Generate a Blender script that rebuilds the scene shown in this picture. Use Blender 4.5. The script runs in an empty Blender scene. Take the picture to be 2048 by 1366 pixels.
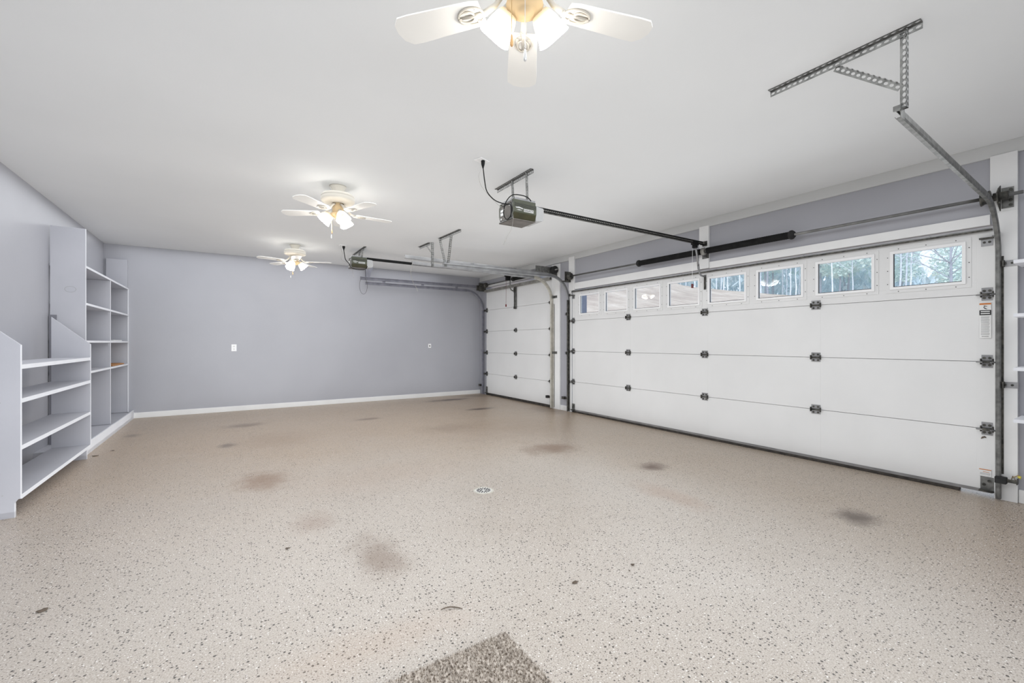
import bpy, math, random
from mathutils import Vector, Matrix
R = math.radians
C = bpy.context.scene.collection
rnd = random.Random(7)

# ------------------------------------------------------------------ layout
XR, YB, XL, ZC, YF = 4.965, 9.038, -1.639, 2.734, -2.6
CAM_H, YAW, FPX = 1.2, 0.5751, 868.34

# ------------------------------------------------------------------ materials
def new_mat(name):
    m = bpy.data.materials.new(name); m.use_nodes = True
    nt = m.node_tree
    return m, nt, nt.nodes['Principled BSDF']
def setp(b, **k):
    names = dict(col='Base Color', rough='Roughness', metal='Metallic', spec='Specular IOR Level',
                 emc='Emission Color', ems='Emission Strength', coat='Coat Weight', crough='Coat Roughness')
    for a, v in k.items():
        s = b.inputs[names[a]]
        if a in ('col', 'emc') and len(v) == 3: v = (*v, 1)
        s.default_value = v
def srgb(r, g, b):
    f = lambda c: (c/255/12.92) if c/255 <= .04045 else ((c/255+.055)/1.055)**2.4
    return (f(r), f(g), f(b))
def node(nt, t, **k):
    n = nt.nodes.new(t)
    for a, v in k.items(): setattr(n, a, v)
    return n
def mth(nt, op, a, b=None, c=None):
    n = node(nt, 'ShaderNodeMath', operation=op)
    for i, v in enumerate((a, b, c)):
        if v is None: continue
        if isinstance(v, (int, float)): n.inputs[i].default_value = v
        else: nt.links.new(v, n.inputs[i])
    return n.outputs[0]
def mixc(nt, f, a, b):
    n = node(nt, 'ShaderNodeMix', data_type='RGBA')
    for i, v in ((0, f), (6, a), (7, b)):
        if isinstance(v, (int, float)): n.inputs[i].default_value = v
        elif isinstance(v, tuple): n.inputs[i].default_value = (*v, 1)
        else: nt.links.new(v, n.inputs[i])
    return n.outputs[2]
def ramp(nt, fac, stops):
    n = node(nt, 'ShaderNodeValToRGB'); e = n.color_ramp.elements
    while len(e) < len(stops): e.new(.5)
    for i, (p, c) in enumerate(stops):
        e[i].position = p; e[i].color = (*c, 1) if isinstance(c, tuple) else (c, c, c, 1)
    nt.links.new(fac, n.inputs[0]); return n.outputs[0]
def tex(nt, kind, scale, **k):
    n = node(nt, kind)
    n.inputs['Scale'].default_value = scale
    for a, v in k.items(): n.inputs[a].default_value = v
    return n
def geo_pos(nt):
    return node(nt, 'ShaderNodeNewGeometry').outputs['Position']
def mottled(name, c1, c2, scale, rough=.6, metal=0, bump=0, bscale=60, spec=.5):
    """a base colour that wanders a little between two tones"""
    m, nt, b = new_mat(name)
    tc = node(nt, 'ShaderNodeTexCoord')
    n = tex(nt, 'ShaderNodeTexNoise', scale, Detail=4.0)
    nt.links.new(tc.outputs['Object'], n.inputs['Vector'])
    nt.links.new(ramp(nt, n.outputs[0], [(.35, c1), (.65, c2)]), b.inputs['Base Color'])
    setp(b, rough=rough, metal=metal, spec=spec)
    if bump:
        n2 = tex(nt, 'ShaderNodeTexNoise', bscale, Detail=3.0)
        nt.links.new(tc.outputs['Object'], n2.inputs['Vector'])
        bp = node(nt, 'ShaderNodeBump'); bp.inputs['Strength'].default_value = bump
        bp.inputs['Distance'].default_value = .01
        nt.links.new(n2.outputs[0], bp.inputs['Height']); nt.links.new(bp.outputs[0], b.inputs['Normal'])
    return m
M = {}
M['wall'] = mottled('lavender_wall_paint', (.355, .357, .388), (.38, .382, .414), .9, rough=.38, bump=.04, bscale=40, spec=.45)
M['ceiling'] = mottled('ceiling_paint', (.70, .71, .715), (.73, .74, .745), .7, rough=.9, bump=.03, bscale=80)
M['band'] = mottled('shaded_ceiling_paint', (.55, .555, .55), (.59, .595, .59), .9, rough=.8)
M['trim'] = mottled('white_trim_paint', (.76, .76, .755), (.81, .81, .805), 3, rough=.5)
M['shelf'] = mottled('shelf_paint', (.415, .418, .455), (.45, .452, .49), 2, rough=.5, bump=.03)
M['shadow_paint'] = mottled('painted_slot_shade', (.15, .15, .17), (.20, .20, .23), 3, rough=.7)
M['shelf_edge'] = mottled('shelf_edge_paint', (.72, .73, .77), (.76, .77, .81), 3, rough=.5)
M['door'] = mottled('white_door_skin', (.71, .71, .705), (.75, .75, .745), 1.3, rough=.42, bump=.05, bscale=120)
M['frame'] = mottled('white_plastic_frame', (.84, .84, .84), (.87, .87, .87), 4, rough=.35)
M['galv'] = mottled('galvanised_steel', (.11, .11, .105), (.22, .22, .21), 25, rough=.45, metal=.45, bump=.05)
M['galv_light'] = mottled('light_galvanised_steel', (.25, .25, .255), (.35, .35, .355), 7, rough=.4, metal=.5)
M['track_lav'] = mottled('lavender_painted_track', (.15, .15, .18), (.22, .22, .255), 8, rough=.5, metal=.1)
M['track_cream'] = mottled('dusty_cream_track', (.42, .40, .35), (.55, .53, .47), 12, rough=.5, metal=.2)
M['steel_dark'] = mottled('dirty_dark_steel', (.04, .04, .037), (.12, .115, .10), 30, rough=.5, metal=.6)
M['strut'] = mottled('dusty_strut_steel', (.22, .21, .19), (.36, .35, .32), 10, rough=.45, metal=.5)
M['shaft'] = mottled('steel_shaft', (.16, .16, .155), (.26, .26, .25), 6, rough=.35, metal=.7)
M['black'] = mottled('black_rubber', (.005, .005, .005), (.01, .01, .01), 20, rough=.75, spec=.2)
M['hole'] = mottled('deep_black', (.01, .01, .01), (.02, .02, .02), 20, rough=.8)  # black for dark openings and black hardware
M['seal'] = mottled('dark_door_seal', (.025, .022, .02), (.06, .052, .045), 15, rough=.8)
M['olive'] = mottled('olive_plastic', (.045, .05, .03), (.06, .065, .04), 8, rough=.35)
M['olive_dark'] = mottled('dark_olive_plastic', (.028, .026, .010), (.042, .038, .014), 8, rough=.35)
M['grey_case'] = mottled('grey_steel_case', (.11, .10, .09), (.16, .145, .13), 10, rough=.5, metal=.3)
M['lens'] = mottled('white_light_lens', (.33, .33, .33), (.37, .37, .37), 4, rough=.4)
M['paper'] = mottled('white_paper', (.75, .75, .74), (.82, .82, .81), 10, rough=.7)
M['plate'] = mottled('silver_name_plate', (.40, .40, .39), (.46, .46, .45), 10, rough=.5)
M['orange'] = mottled('orange_ink', (.55, .19, .05), (.62, .23, .07), 10, rough=.7)
M['ink'] = mottled('black_ink', (.015, .015, .015), (.03, .03, .03), 10, rough=.7)
M['greyink'] = mottled('grey_ink', (.34, .34, .34), (.42, .42, .42), 10, rough=.7)
M['red'] = mottled('dark_red_plastic', (.12, .01, .01), (.17, .02, .02), 10, rough=.4)
M['fan'] = mottled('cream_fan_enamel', (.50, .47, .42), (.54, .51, .45), 4, rough=.5, spec=.2)
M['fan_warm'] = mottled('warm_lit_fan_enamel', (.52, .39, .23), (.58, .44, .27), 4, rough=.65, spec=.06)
M['blade'] = mottled('white_fan_blade', (.74, .73, .70), (.78, .77, .74), 3, rough=.45)
M['brass'] = mottled('brass_chain', (.40, .27, .12), (.5, .35, .17), 30, rough=.3, metal=.8)
M['chrome'] = mottled('silver_chain', (.5, .5, .5), (.6, .6, .6), 30, rough=.3, metal=.6)
M['woodbob'] = mottled('honey_wood', (.5, .28, .10), (.58, .34, .14), 30, rough=.4)
M['board'] = mottled('orange_brown_board', (.40, .18, .055), (.48, .23, .08), 12, rough=.6)
M['outlet'] = mottled('outlet_plastic', (.80, .80, .80), (.84, .84, .84), 10, rough=.3)
M['concrete'] = mottled('pale_concrete', (.5, .49, .47), (.62, .61, .59), 2, rough=.9)
M['siding'] = mottled('blue_grey_siding', (.15, .165, .215), (.18, .195, .25), 5, rough=.8)
M['bark'] = mottled('pale_bark', (.50, .52, .60), (.70, .72, .80), 3, rough=.9)
M['bark_dark'] = mottled('grey_brown_bark', (.20, .20, .25), (.28, .28, .34), 3, rough=.9)
M['needles'] = mottled('pine_needles', (.40, .50, .47), (.62, .70, .66), .5, rough=.9)
M['twigs'] = mottled('winter_twigs', (.42, .47, .54), (.58, .64, .72), .5, rough=.9)
M['brush'] = mottled('winter_underbrush', (.40, .47, .52), (.62, .70, .74), .6, rough=.9)
M['leaf'] = mottled('dry_leaf', (.07, .05, .035), (.13, .10, .075), 60, rough=.8)
M['yellow'] = mottled('yellow_wire_nut', (.6, .5, .05), (.7, .6, .1), 20, rough=.5)

for k_ in ('brush', 'needles', 'twigs', 'bark', 'bark_dark'):   # haze put in as a faint glow, lifting the trees' dark gaps
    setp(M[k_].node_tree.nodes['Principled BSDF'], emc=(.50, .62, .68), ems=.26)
# grass field
m, nt, b = new_mat('dry_grass_field')
n = tex(nt, 'ShaderNodeTexNoise', .35, Detail=8.0, Roughness=.75); nt.links.new(geo_pos(nt), n.inputs['Vector'])
nt.links.new(ramp(nt, n.outputs[0], [(.3, (.36, .28, .235)), (.5, (.50, .405, .33)), (.68, (.68, .58, .49))]), b.inputs['Base Color'])
setp(b, rough=.95); M['grass'] = m

# glass pane: clear with a weak mirror
m = bpy.data.materials.new('window_glass'); m.use_nodes = True; nt = m.node_tree; nt.nodes.clear()
o = node(nt, 'ShaderNodeOutputMaterial'); mx = node(nt, 'ShaderNodeMixShader'); tr = node(nt, 'ShaderNodeBsdfTransparent'); gl = node(nt, 'ShaderNodeBsdfGlossy')
tr.inputs[0].default_value = (.93, .96, .98, 1); gl.inputs['Roughness'].default_value = .02
fr = node(nt, 'ShaderNodeLayerWeight'); nt.links.new(mth(nt, 'MULTIPLY_ADD', mth(nt, 'POWER', fr.outputs['Facing'], 4.0), .4, .022), mx.inputs[0]); nt.links.new(tr.outputs[0], mx.inputs[1]); nt.links.new(gl.outputs[0], mx.inputs[2]); nt.links.new(mx.outputs[0], o.inputs[0])
M['glass'] = m

# lit lamp glass: glows white at the mouth and cream at the neck
m, nt, b = new_mat('lit_lamp_glass')
uv = node(nt, 'ShaderNodeUVMap')
sep = node(nt, 'ShaderNodeSeparateXYZ'); nt.links.new(uv.outputs[0], sep.inputs[0])
nt.links.new(ramp(nt, sep.outputs[1], [(0, (1, .70, .34)), (.35, (1, .84, .58)), (.7, (1, .94, .86)), (1, (1, .96, .90))]), b.inputs['Emission Color'])
nt.links.new(mth(nt, 'MULTIPLY_ADD', mth(nt, 'POWER', sep.outputs[1], 3.2), 40.0, .6), b.inputs['Emission Strength'])
setp(b, col=(.3, .28, .24), rough=.4); M['lampglass'] = m

# carpet mat
m, nt, b = new_mat('grey_carpet_pile')
v = tex(nt, 'ShaderNodeTexNoise', 95, Detail=2.0); nt.links.new(geo_pos(nt), v.inputs['Vector'])
nt.links.new(ramp(nt, v.outputs[0], [(.34, (.17, .135, .105)), (.46, (.42, .37, .32)), (.62, (.66, .60, .54))]), b.inputs['Base Color'])
bp = node(nt, 'ShaderNodeBump'); bp.inputs['Strength'].default_value = 1; bp.inputs['Distance'].default_value = .006
nt.links.new(v.outputs[0], bp.inputs['Height']); nt.links.new(bp.outputs[0], b.inputs['Normal'])
setp(b, rough=1, spec=.1); M['mat'] = m

# flecked epoxy floor with dirt stains
m, nt, b = new_mat('flecked_epoxy_floor')
P = geo_pos(nt)
big = tex(nt, 'ShaderNodeTexNoise', .55, Detail=5.0, Roughness=.6); nt.links.new(P, big.inputs['Vector'])
col = ramp(nt, big.outputs[0], [(.3, (.375, .325, .275)), (.55, (.43, .385, .34)), (.75, (.46, .42, .38))])
xs_ = node(nt, 'ShaderNodeSeparateXYZ'); nt.links.new(P, xs_.inputs[0])
mr = node(nt, 'ShaderNodeMapRange', interpolation_type='SMOOTHSTEP')
nt.links.new(mth(nt, 'MULTIPLY_ADD', big.outputs[0], 1.2, xs_.outputs[0]), mr.inputs[0]); mr.inputs[1].default_value = 3.1; mr.inputs[2].default_value = 4.6; mr.inputs[4].default_value = .75
col = mixc(nt, mr.outputs[0], col, (.315, .24, .17))   # tan dirt, with the unlit strip along the doors painted in
mr = node(nt, 'ShaderNodeMapRange', interpolation_type='SMOOTHSTEP')
nt.links.new(mth(nt, 'MULTIPLY_ADD', big.outputs[0], 4.0, xs_.outputs[1]), mr.inputs[0]); mr.inputs[1].default_value = 4.4; mr.inputs[2].default_value = 8.2; mr.inputs[4].default_value = .9
col = mixc(nt, mr.outputs[0], col, (.335, .245, .165))   # brown dust gathered at the far end
fine = tex(nt, 'ShaderNodeTexNoise', 160, Detail=2.0); nt.links.new(P, fine.inputs['Vector'])
col = mixc(nt, mth(nt, 'MULTIPLY', ramp(nt, fine.outputs[0], [(.5, 0.0), (.72, 1.0)]), .55), col, (.66, .63, .60))
col = mixc(nt, mth(nt, 'MULTIPLY', ramp(nt, fine.outputs[0], [(.28, 1.0), (.45, 0.0)]), .65), col, (.20, .165, .14))
def flecks(scale, size, keep, col, tone, mask=None):
    v = tex(nt, 'ShaderNodeTexVoronoi', scale, Randomness=1.0); v.voronoi_dimensions = '2D'
    wob = tex(nt, 'ShaderNodeTexNoise', scale*3); nt.links.new(P, wob.inputs['Vector'])
    vm = node(nt, 'ShaderNodeVectorMath', operation='MULTIPLY_ADD')
    nt.links.new(wob.outputs[1], vm.inputs[0]); vm.inputs[1].default_value = (.35/scale,)*3; nt.links.new(P, vm.inputs[2])
    nt.links.new(vm.outputs[0], v.inputs['Vector'])
    sp = node(nt, 'ShaderNodeSeparateColor'); nt.links.new(v.outputs['Color'], sp.inputs[0])
    sz = mth(nt, 'MULTIPLY', mth(nt, 'POWER', sp.outputs[1], 2.0), size)
    a = mth(nt, 'LESS_THAN', v.outputs['Distance'], sz)
    k = mth(nt, 'LESS_THAN', sp.outputs[0], keep)
    if mask: k = mth(nt, 'MULTIPLY', k, mask)
    return mixc(nt, mth(nt, 'MULTIPLY', mth(nt, 'MULTIPLY', a, k), .92), col, tone)
col = flecks(85, .27, .3, col, (.74, .72, .69))
col = flecks(58, .30, .62, col, (.03, .024, .02))
col = flecks(110, .32, .45, col, (.09, .072, .06))
mr = node(nt, 'ShaderNodeMapRange'); nt.links.new(xs_.outputs[0], mr.inputs[0]); mr.inputs[1].default_value = 4.2; mr.inputs[2].default_value = 4.95
col = flecks(19, .16, .6, col, (.03, .022, .016), mr.outputs[0])      # grit blown in along the doors
mr = node(nt, 'ShaderNodeMapRange'); nt.links.new(xs_.outputs[1], mr.inputs[0]); mr.inputs[1].default_value = 5.0; mr.inputs[2].default_value = 9.0
col = flecks(14, .16, .35, col, (.05, .035, .025), mr.outputs[0])
# stains: x, y, rx, ry, strength, tone
ST = [(.70, 2.46, .15, .32, .45, (.16, .105, .07)), (3.43, 2.79, .17, .14, .85, (.10, .06, .04)), (3.60, 1.22, .17, .15, .9, (.075, .05, .035)),
      (.23, 4.34, .24, .34, .55, (.20, .12, .07)), (3.04, 3.90, .38, .28, .6, (.17, .105, .065)), (.47, 3.15, .15, .22, .32, (.22, .14, .10)),
      (-.03, 6.05, .10, .16, .6, (.12, .09, .07)), (3.85, 8.35, .55, .18, .8, (.07, .045, .03)), (1.81, 6.96, .22, .12, .5, (.12, .08, .055)),
      (3.79, 6.91, .35, .12, .75, (.08, .055, .04)), (-1.06, 7.34, .10, .15, .5, (.12, .09, .07)), (2.6, 5.6, .5, .35, .25, (.16, .11, .08)),
      (.17, 7.4, .3, .2, .5, (.12, .08, .055)), (.5, 6.1, .5, .6, .28, (.25, .17, .11)), (4.75, 6.1, .35, .55, .5, (.17, .11, .07)),
      (4.6, 8.7, .5, .3, .5, (.16, .11, .07)), (.45, 1.75, .55, .14, .13, (.40, .26, .17)), (1.1, 3.9, 1.0, .5, .12, (.3, .2, .14)), (3.3,5.0,1.0,.9,.30,(.27,.20,.15)), (2.9,2.2,.16,.5,.25,(.3,.18,.12))]
wn = tex(nt, 'ShaderNodeTexNoise', 5, Detail=5.0, Roughness=.7); nt.links.new(P, wn.inputs['Vector'])
for (x, y, rx, ry, s, tone) in ST:
    a = node(nt, 'ShaderNodeVectorMath', operation='SUBTRACT'); nt.links.new(P, a.inputs[0]); a.inputs[1].default_value = (x, y, 0)
    c = node(nt, 'ShaderNodeVectorMath', operation='MULTIPLY'); nt.links.new(a.outputs[0], c.inputs[0]); c.inputs[1].default_value = (1/rx, 1/ry, 0)
    l = node(nt, 'ShaderNodeVectorMath', operation='LENGTH'); nt.links.new(c.outputs[0], l.inputs[0])
    d = mth(nt, 'ADD', l.outputs['Value'], mth(nt, 'MULTIPLY_ADD', wn.outputs[0], 1.6, -.8))
    mr = node(nt, 'ShaderNodeMapRange', interpolation_type='SMOOTHSTEP'); nt.links.new(d, mr.inputs[0])
    mr.inputs[1].default_value = 1.25; mr.inputs[2].default_value = .1; mr.inputs[3].default_value = 0; mr.inputs[4].default_value = min(.95, s*1.3)
    col = mixc(nt, mr.outputs[0], col, tone)
nt.links.new(col, b.inputs['Base Color'])
rr = ramp(nt, big.outputs[0], [(.3, .30), (.7, .42)]); nt.links.new(rr, b.inputs['Roughness'])
bp = node(nt, 'ShaderNodeBump'); bp.inputs['Strength'].default_value = .18; bp.inputs['Distance'].default_value = .004
nt.links.new(fine.outputs[0], bp.inputs['Height']); nt.links.new(bp.outputs[0], b.inputs['Normal'])
setp(b, spec=.5); M['floor'] = m

# ------------------------------------------------------------------ mesh helpers
class MB:
    def __init__(s): s.v, s.f, s.mi, s.cur, s.sm, s.uv = [], [], [], 0, [], {}
    def mat(s, i): s.cur = i; return s
    def add(s, vs, fs, smooth=False):
        n = len(s.v); s.v += [tuple(p) for p in vs]
        for f in fs: s.f.append(tuple(i+n for i in f)); s.mi.append(s.cur); s.sm.append(smooth)
        return s
    def box(s, x0, x1, y0, y1, z0, z1):
        v = [(x, y, z) for z in (z0, z1) for y in (y0, y1) for x in (x0, x1)]
        return s.add(v, [(0, 2, 3, 1), (4, 5, 7, 6), (0, 1, 5, 4), (2, 6, 7, 3), (0, 4, 6, 2), (1, 3, 7, 5)])
    def obox(s, c, ax, ay, az, hx, hy, hz):
        c = Vector(c); ax, ay, az = [Vector(a).normalized() for a in (ax, ay, az)]
        v = [c+ax*hx*i+ay*hy*j+az*hz*k for k in (-1, 1) for j in (-1, 1) for i in (-1, 1)]
        return s.add(v, [(0, 2, 3, 1), (4, 5, 7, 6), (0, 1, 5, 4), (2, 6, 7, 3), (0, 4, 6, 2), (1, 3, 7, 5)])
    def beam(s, a, b, w, h, up=(0, 0, 1)):
        a, b = Vector(a), Vector(b); d = (b-a).normalized(); u = Vector(up); sd = d.cross(u).normalized(); u = sd.cross(d)
        return s.obox((a+b)/2, d, sd, u, (b-a).length/2, w/2, h/2)
    def tube(s, pts, r, n=8, cap=True):
        pts = [Vector(p) for p in pts]; rs = r if isinstance(r, (list, tuple)) else [r]*len(pts)
        d0 = (pts[1]-pts[0]).normalized(); ref = Vector((0, 0, 1)) if abs(d0.z) < .9 else Vector((1, 0, 0))
        u = d0.cross(ref).normalized(); vs = []; k = len(pts)
        for i, p in enumerate(pts):
            d = (pts[min(i+1, k-1)]-pts[max(i-1, 0)]).normalized()
            u = (u-d*u.dot(d)).normalized(); w = d.cross(u)
            for j in range(n):
                t = 2*math.pi*j/n; vs.append(p+(u*math.cos(t)+w*math.sin(t))*rs[i])
        fs = [(i*n+j, i*n+(j+1) % n, (i+1)*n+(j+1) % n, (i+1)*n+j) for i in range(k-1) for j in range(n)]
        s.add(vs, fs, True)
        if cap:
            b0 = len(s.v)-k*n
            s.f.append(tuple(b0+j for j in reversed(range(n)))); s.mi.append(s.cur); s.sm.append(False)
            s.f.append(tuple(b0+(k-1)*n+j for j in range(n))); s.mi.append(s.cur); s.sm.append(False)
        return s
    def lathe(s, prof, c=(0, 0, 0), n=32, mtx=None, smooth=True, rim=None):
        """prof: list of (r, z); mtx turns the axis"""
        vs = []; c = Vector(c); k = len(prof)
        for i, (r, z) in enumerate(prof):
            for j in range(n):
                t = 2*math.pi*j/n; rr = r*(rim(i, t) if rim else 1)
                p = Vector((rr*math.cos(t), rr*math.sin(t), z))
                if mtx: p = mtx @ p
                vs.append(c+p)
        base = len(s.v)
        s.add(vs, [(i*n+j, i*n+(j+1) % n, (i+1)*n+(j+1) % n, (i+1)*n+j) for i in range(k-1) for j in range(n)], smooth)
        for i in range(k):
            for j in range(n): s.uv[base+i*n+j] = (j/n, i/(k-1))
        return s
    def disc(s, c, nrm, r, n=12, th=.002):
        c = Vector(c); nrm = Vector(nrm).normalized()
        return s.tube([c, c+nrm*th], r, n)
    def prism(s, poly, a, b):
        """polygon extruded: poly list of 3D points, from offset a to offset b vectors"""
        a, b = Vector(a), Vector(b); n = len(poly)
        v = [Vector(p)+a for p in poly]+[Vector(p)+b for p in poly]
        return s.add(v, [tuple(range(n))[::-1], tuple(range(n, 2*n))]+[(i, (i+1) % n, n+(i+1) % n, n+i) for i in range(n)])
    def strip(s, p0, p1, wdir, w, pitch=.03, hr=.0075):
        """thin metal strip with a row of holes, from p0 to p1, width w along wdir"""
        p0, p1 = Vector(p0), Vector(p1); L = (p1-p0).length; d = (p1-p0)/L; wd = Vector(wdir).normalized()
        n = max(1, round(L/pitch)); l = L/n; th = d.cross(wd).normalized()*.0012
        for sgn in (1, -1):
            vs, fs = [], []
            for i in range(n):
                o = p0+d*(i*l); cc = o+d*(l/2)+wd*(w/2)
                out = [(0, 0), (.5, 0), (1, 0), (1, .5), (1, 1), (.5, 1), (0, 1), (0, .5)]
                b0 = len(vs)
                for (a, b) in out: vs.append(o+d*(a*l)+wd*(b*w)+th*sgn)
                for (a, b) in out:
                    t = math.atan2(b-.5, a-.5); vs.append(cc+d*(math.cos(t)*hr*1.5)+wd*(math.sin(t)*hr)+th*sgn)
                for k in range(8):
                    q = (b0+k, b0+(k+1) % 8, b0+8+(k+1) % 8, b0+8+k)
                    fs.append(q if sgn > 0 else q[::-1])
            s.add(vs, fs)
        return s
    def channel(s, path, side, y, w=.05, lip=.026, r=0):
        """roller track: path of (x,z) in the plane y, C profile open toward side*Y"""
        prof = [(-w/2+.008, lip*.95), (-w/2, lip*.8), (-w/2+.002, lip*.15), (-w/2+.012, 0), (w/2-.012, 0), (w/2-.002, lip*.15), (w/2, lip*.8), (w/2-.008, lip*.95)]
        k = len(path); vs = []; m = len(prof)
        for i, (x, z) in enumerate(path):
            a = path[max(i-1, 0)]; b = path[min(i+1, k-1)]
            dx, dz = b[0]-a[0], b[1]-a[1]; L = math.hypot(dx, dz); nx, nz = -dz/L, dx/L
            for (o, l) in prof: vs.append((x+nx*o, y+side*l, z+nz*o))
        return s.add(vs, [(i*m+j, i*m+j+1, (i+1)*m+j+1, (i+1)*m+j) for i in range(k-1) for j in range(m-1)])

rootloc = {}
def build(name, mb, mats, parent=None, loc=None, solid=0, bevel=0):
    me = bpy.data.meshes.new(name)
    base = Vector(rootloc.get(parent.as_pointer(), (0, 0, 0))) if parent else Vector(loc or (0, 0, 0))
    me.from_pydata([tuple(Vector(p)-base) for p in mb.v], [], mb.f)
    if not isinstance(mats, (list, tuple)): mats = [mats]
    for mm in mats: me.materials.append(M[mm])
    for i, p in enumerate(me.polygons): p.material_index = mb.mi[i]; p.use_smooth = mb.sm[i]
    if mb.uv:
        ul = me.uv_layers.new(name='UVMap')
        for lp in me.loops: ul.data[lp.index].uv = mb.uv.get(lp.vertex_index, (0, 0))
    me.update()
    o = bpy.data.objects.new(name, me); C.objects.link(o)
    if parent: o.parent = parent; rootloc[o.as_pointer()] = tuple(base)
    else: o.location = base; rootloc[o.as_pointer()] = tuple(base)
    if solid:
        md = o.modifiers.new('thickness', 'SOLIDIFY'); md.thickness = solid; md.offset = 0
    if bevel:
        md = o.modifiers.new('soft_edges', 'BEVEL'); md.width = bevel; md.segments = 2; md.limit_method = 'ANGLE'
    return o
def tag(o, label, cat, group=None, kind=None):
    o['label'] = label; o['category'] = cat
    if group: o['group'] = group
    if kind: o['kind'] = kind
    return o
def thing(name, label, cat, loc=(0, 0, 0), group=None, kind=None):
    o = bpy.data.objects.new(name, None); C.objects.link(o); o.location = loc; o.empty_display_size = .1
    rootloc[o.as_pointer()] = tuple(loc)
    return tag(o, label, cat, group, kind)
def dup(root, loc, rotz=0, label=None, scale=1):
    kids = {}
    for o in bpy.data.objects:
        if o.parent: kids.setdefault(o.parent.name, []).append(o)
    r = root.copy(); C.objects.link(r); r.location = loc; r.rotation_euler = (0, 0, rotz); r.scale = (scale,)*3
    if label: r['label'] = label
    for ch in kids.get(root.name, []):
        c = ch.copy(); C.objects.link(c); c.parent = r
        for g in kids.get(ch.name, []):
            d = g.copy(); C.objects.link(d); d.parent = c
    return r
def text_part(name, txt, size, matname, parent, origin, xdir, ydir, width=None):
    cu = bpy.data.curves.new(name+'_curve', 'FONT'); cu.body = txt; cu.size = size; cu.extrude = .0004; cu.align_x = 'CENTER'; cu.align_y = 'CENTER'
    t = bpy.data.objects.new(name+'_tmp', cu); C.objects.link(t); bpy.context.view_layer.update()
    me = bpy.data.meshes.new_from_object(t.evaluated_get(bpy.context.evaluated_depsgraph_get()))
    bpy.data.objects.remove(t); bpy.data.curves.remove(cu)
    xs = [v.co.x for v in me.vertices]; k = (width/(max(xs)-min(xs))) if width else 1
    X, Y = Vector(xdir), Vector(ydir); Z = X.cross(Y); base = Vector(rootloc[parent.as_pointer()])
    for v in me.vertices: c = v.co.copy(); v.co = Vector(origin)-base+X*c.x*k+Y*c.y+Z*c.z
    me.materials.clear(); me.materials.append(M[matname]); me.name = name
    o = bpy.data.objects.new(name, me); C.objects.link(o); o.parent = parent
    return o
def S(name, mb, mats, label, cat, **k):
    o = build(name, mb, mats, **k); return tag(o, label, cat, kind='structure')

# ------------------------------------------------------------------ room shell
D0, D1, T = .859, 5.736, .526
DE = .790                                # near edge of its door leaf
            # wide door
F0, F1 = 6.30, 8.745                      # single door
DT, FT = 2.115, 2.46
W0, W1 = XR, XR+.16
S('floor', MB().box(XL-.15, W1+.02, YF-.15, YB+.15, -.12, 0), 'floor', 'beige flecked epoxy garage floor with dirt stains', 'floor')
S('ceiling', MB().box(XL-.15, W1, YF-.15, YB+.15, ZC, ZC+.12), 'ceiling', 'smooth flat white ceiling', 'ceiling')
S('wall_back', MB().box(XL-.15, W1, YB, YB+.15, 0, ZC), 'wall', 'lavender grey far wall with a white baseboard', 'wall')
S('wall_left', MB().box(XL-.15, XL, YF, YB, 0, ZC), 'wall', 'lavender grey left wall behind the shelving', 'wall')
S('wall_front', MB().box(XL-.15, W1, YF-.15, YF, 0, ZC), 'wall', 'lavender grey wall behind the camera', 'wall')
wr = MB()
wr.box(W0, W1, YF, DE-.01, 0, ZC).box(W0, W1, D1+.03, F0-.03, 0, ZC).box(W0, W1, F1+.03, YB, 0, ZC)
wr.box(W0, W1, DE-.01, D1+.03, DT, ZC).box(W0, W1, F0-.03, F1+.03, FT, ZC)
S('wall_right', wr, 'wall', 'lavender grey wall holding both garage doors', 'wall')
S('baseboard_back', MB().box(-1.29, XR-.01, YB-.016, YB, 0, .088), 'trim', 'white baseboard along the far wall', 'baseboard', bevel=.003)
S('baseboard_right', MB().box(XR-.016, XR, 5.80, 6.05, 0, .088).box(XR-.016, XR, YF, .665, 0, .1), 'trim', 'white baseboard pieces between the garage doors', 'baseboard', bevel=.003)
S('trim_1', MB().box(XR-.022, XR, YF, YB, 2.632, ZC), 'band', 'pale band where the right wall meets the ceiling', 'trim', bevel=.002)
S('trim_2', MB().box(XR-.03, XR, 3.167, 3.296, 2.12, 2.648), 'trim', 'white vertical board over the middle of the wide door', 'trim', bevel=.002)
S('trim_3', MB().box(XR-.03, XR, 5.665, 5.80, 2.10, 2.682).box(XR-.022, XR, 5.745, 5.80, 0, 2.10), 'trim', 'white vertical board at the far side of the wide door', 'trim', bevel=.002)
S('trim_4', MB().box(XR-.03, XR, .667, .786, 0, 2.20).box(XR-.03, XR, .667, .808, 2.20, 2.64), 'trim', 'tall white board at the near side of the wide door', 'trim', bevel=.002)
S('trim_5', MB().box(XR-.018, XR, .81, 3.165, DT, 2.195).box(XR-.018, XR, 3.298, 5.663, DT, 2.225), 'trim', 'white strip above the wide door', 'trim', bevel=.002)
S('trim_6', MB().box(XR-.025, XR, 6.055, 6.285, 0, 2.62), 'trim', 'white board beside the single door', 'trim', bevel=.002)
S('trim_7', MB().box(XR-.02, XR, 6.29, 8.75, FT+.01, FT+.075), 'trim', 'white strip above the single door', 'trim', bevel=.002)

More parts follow.
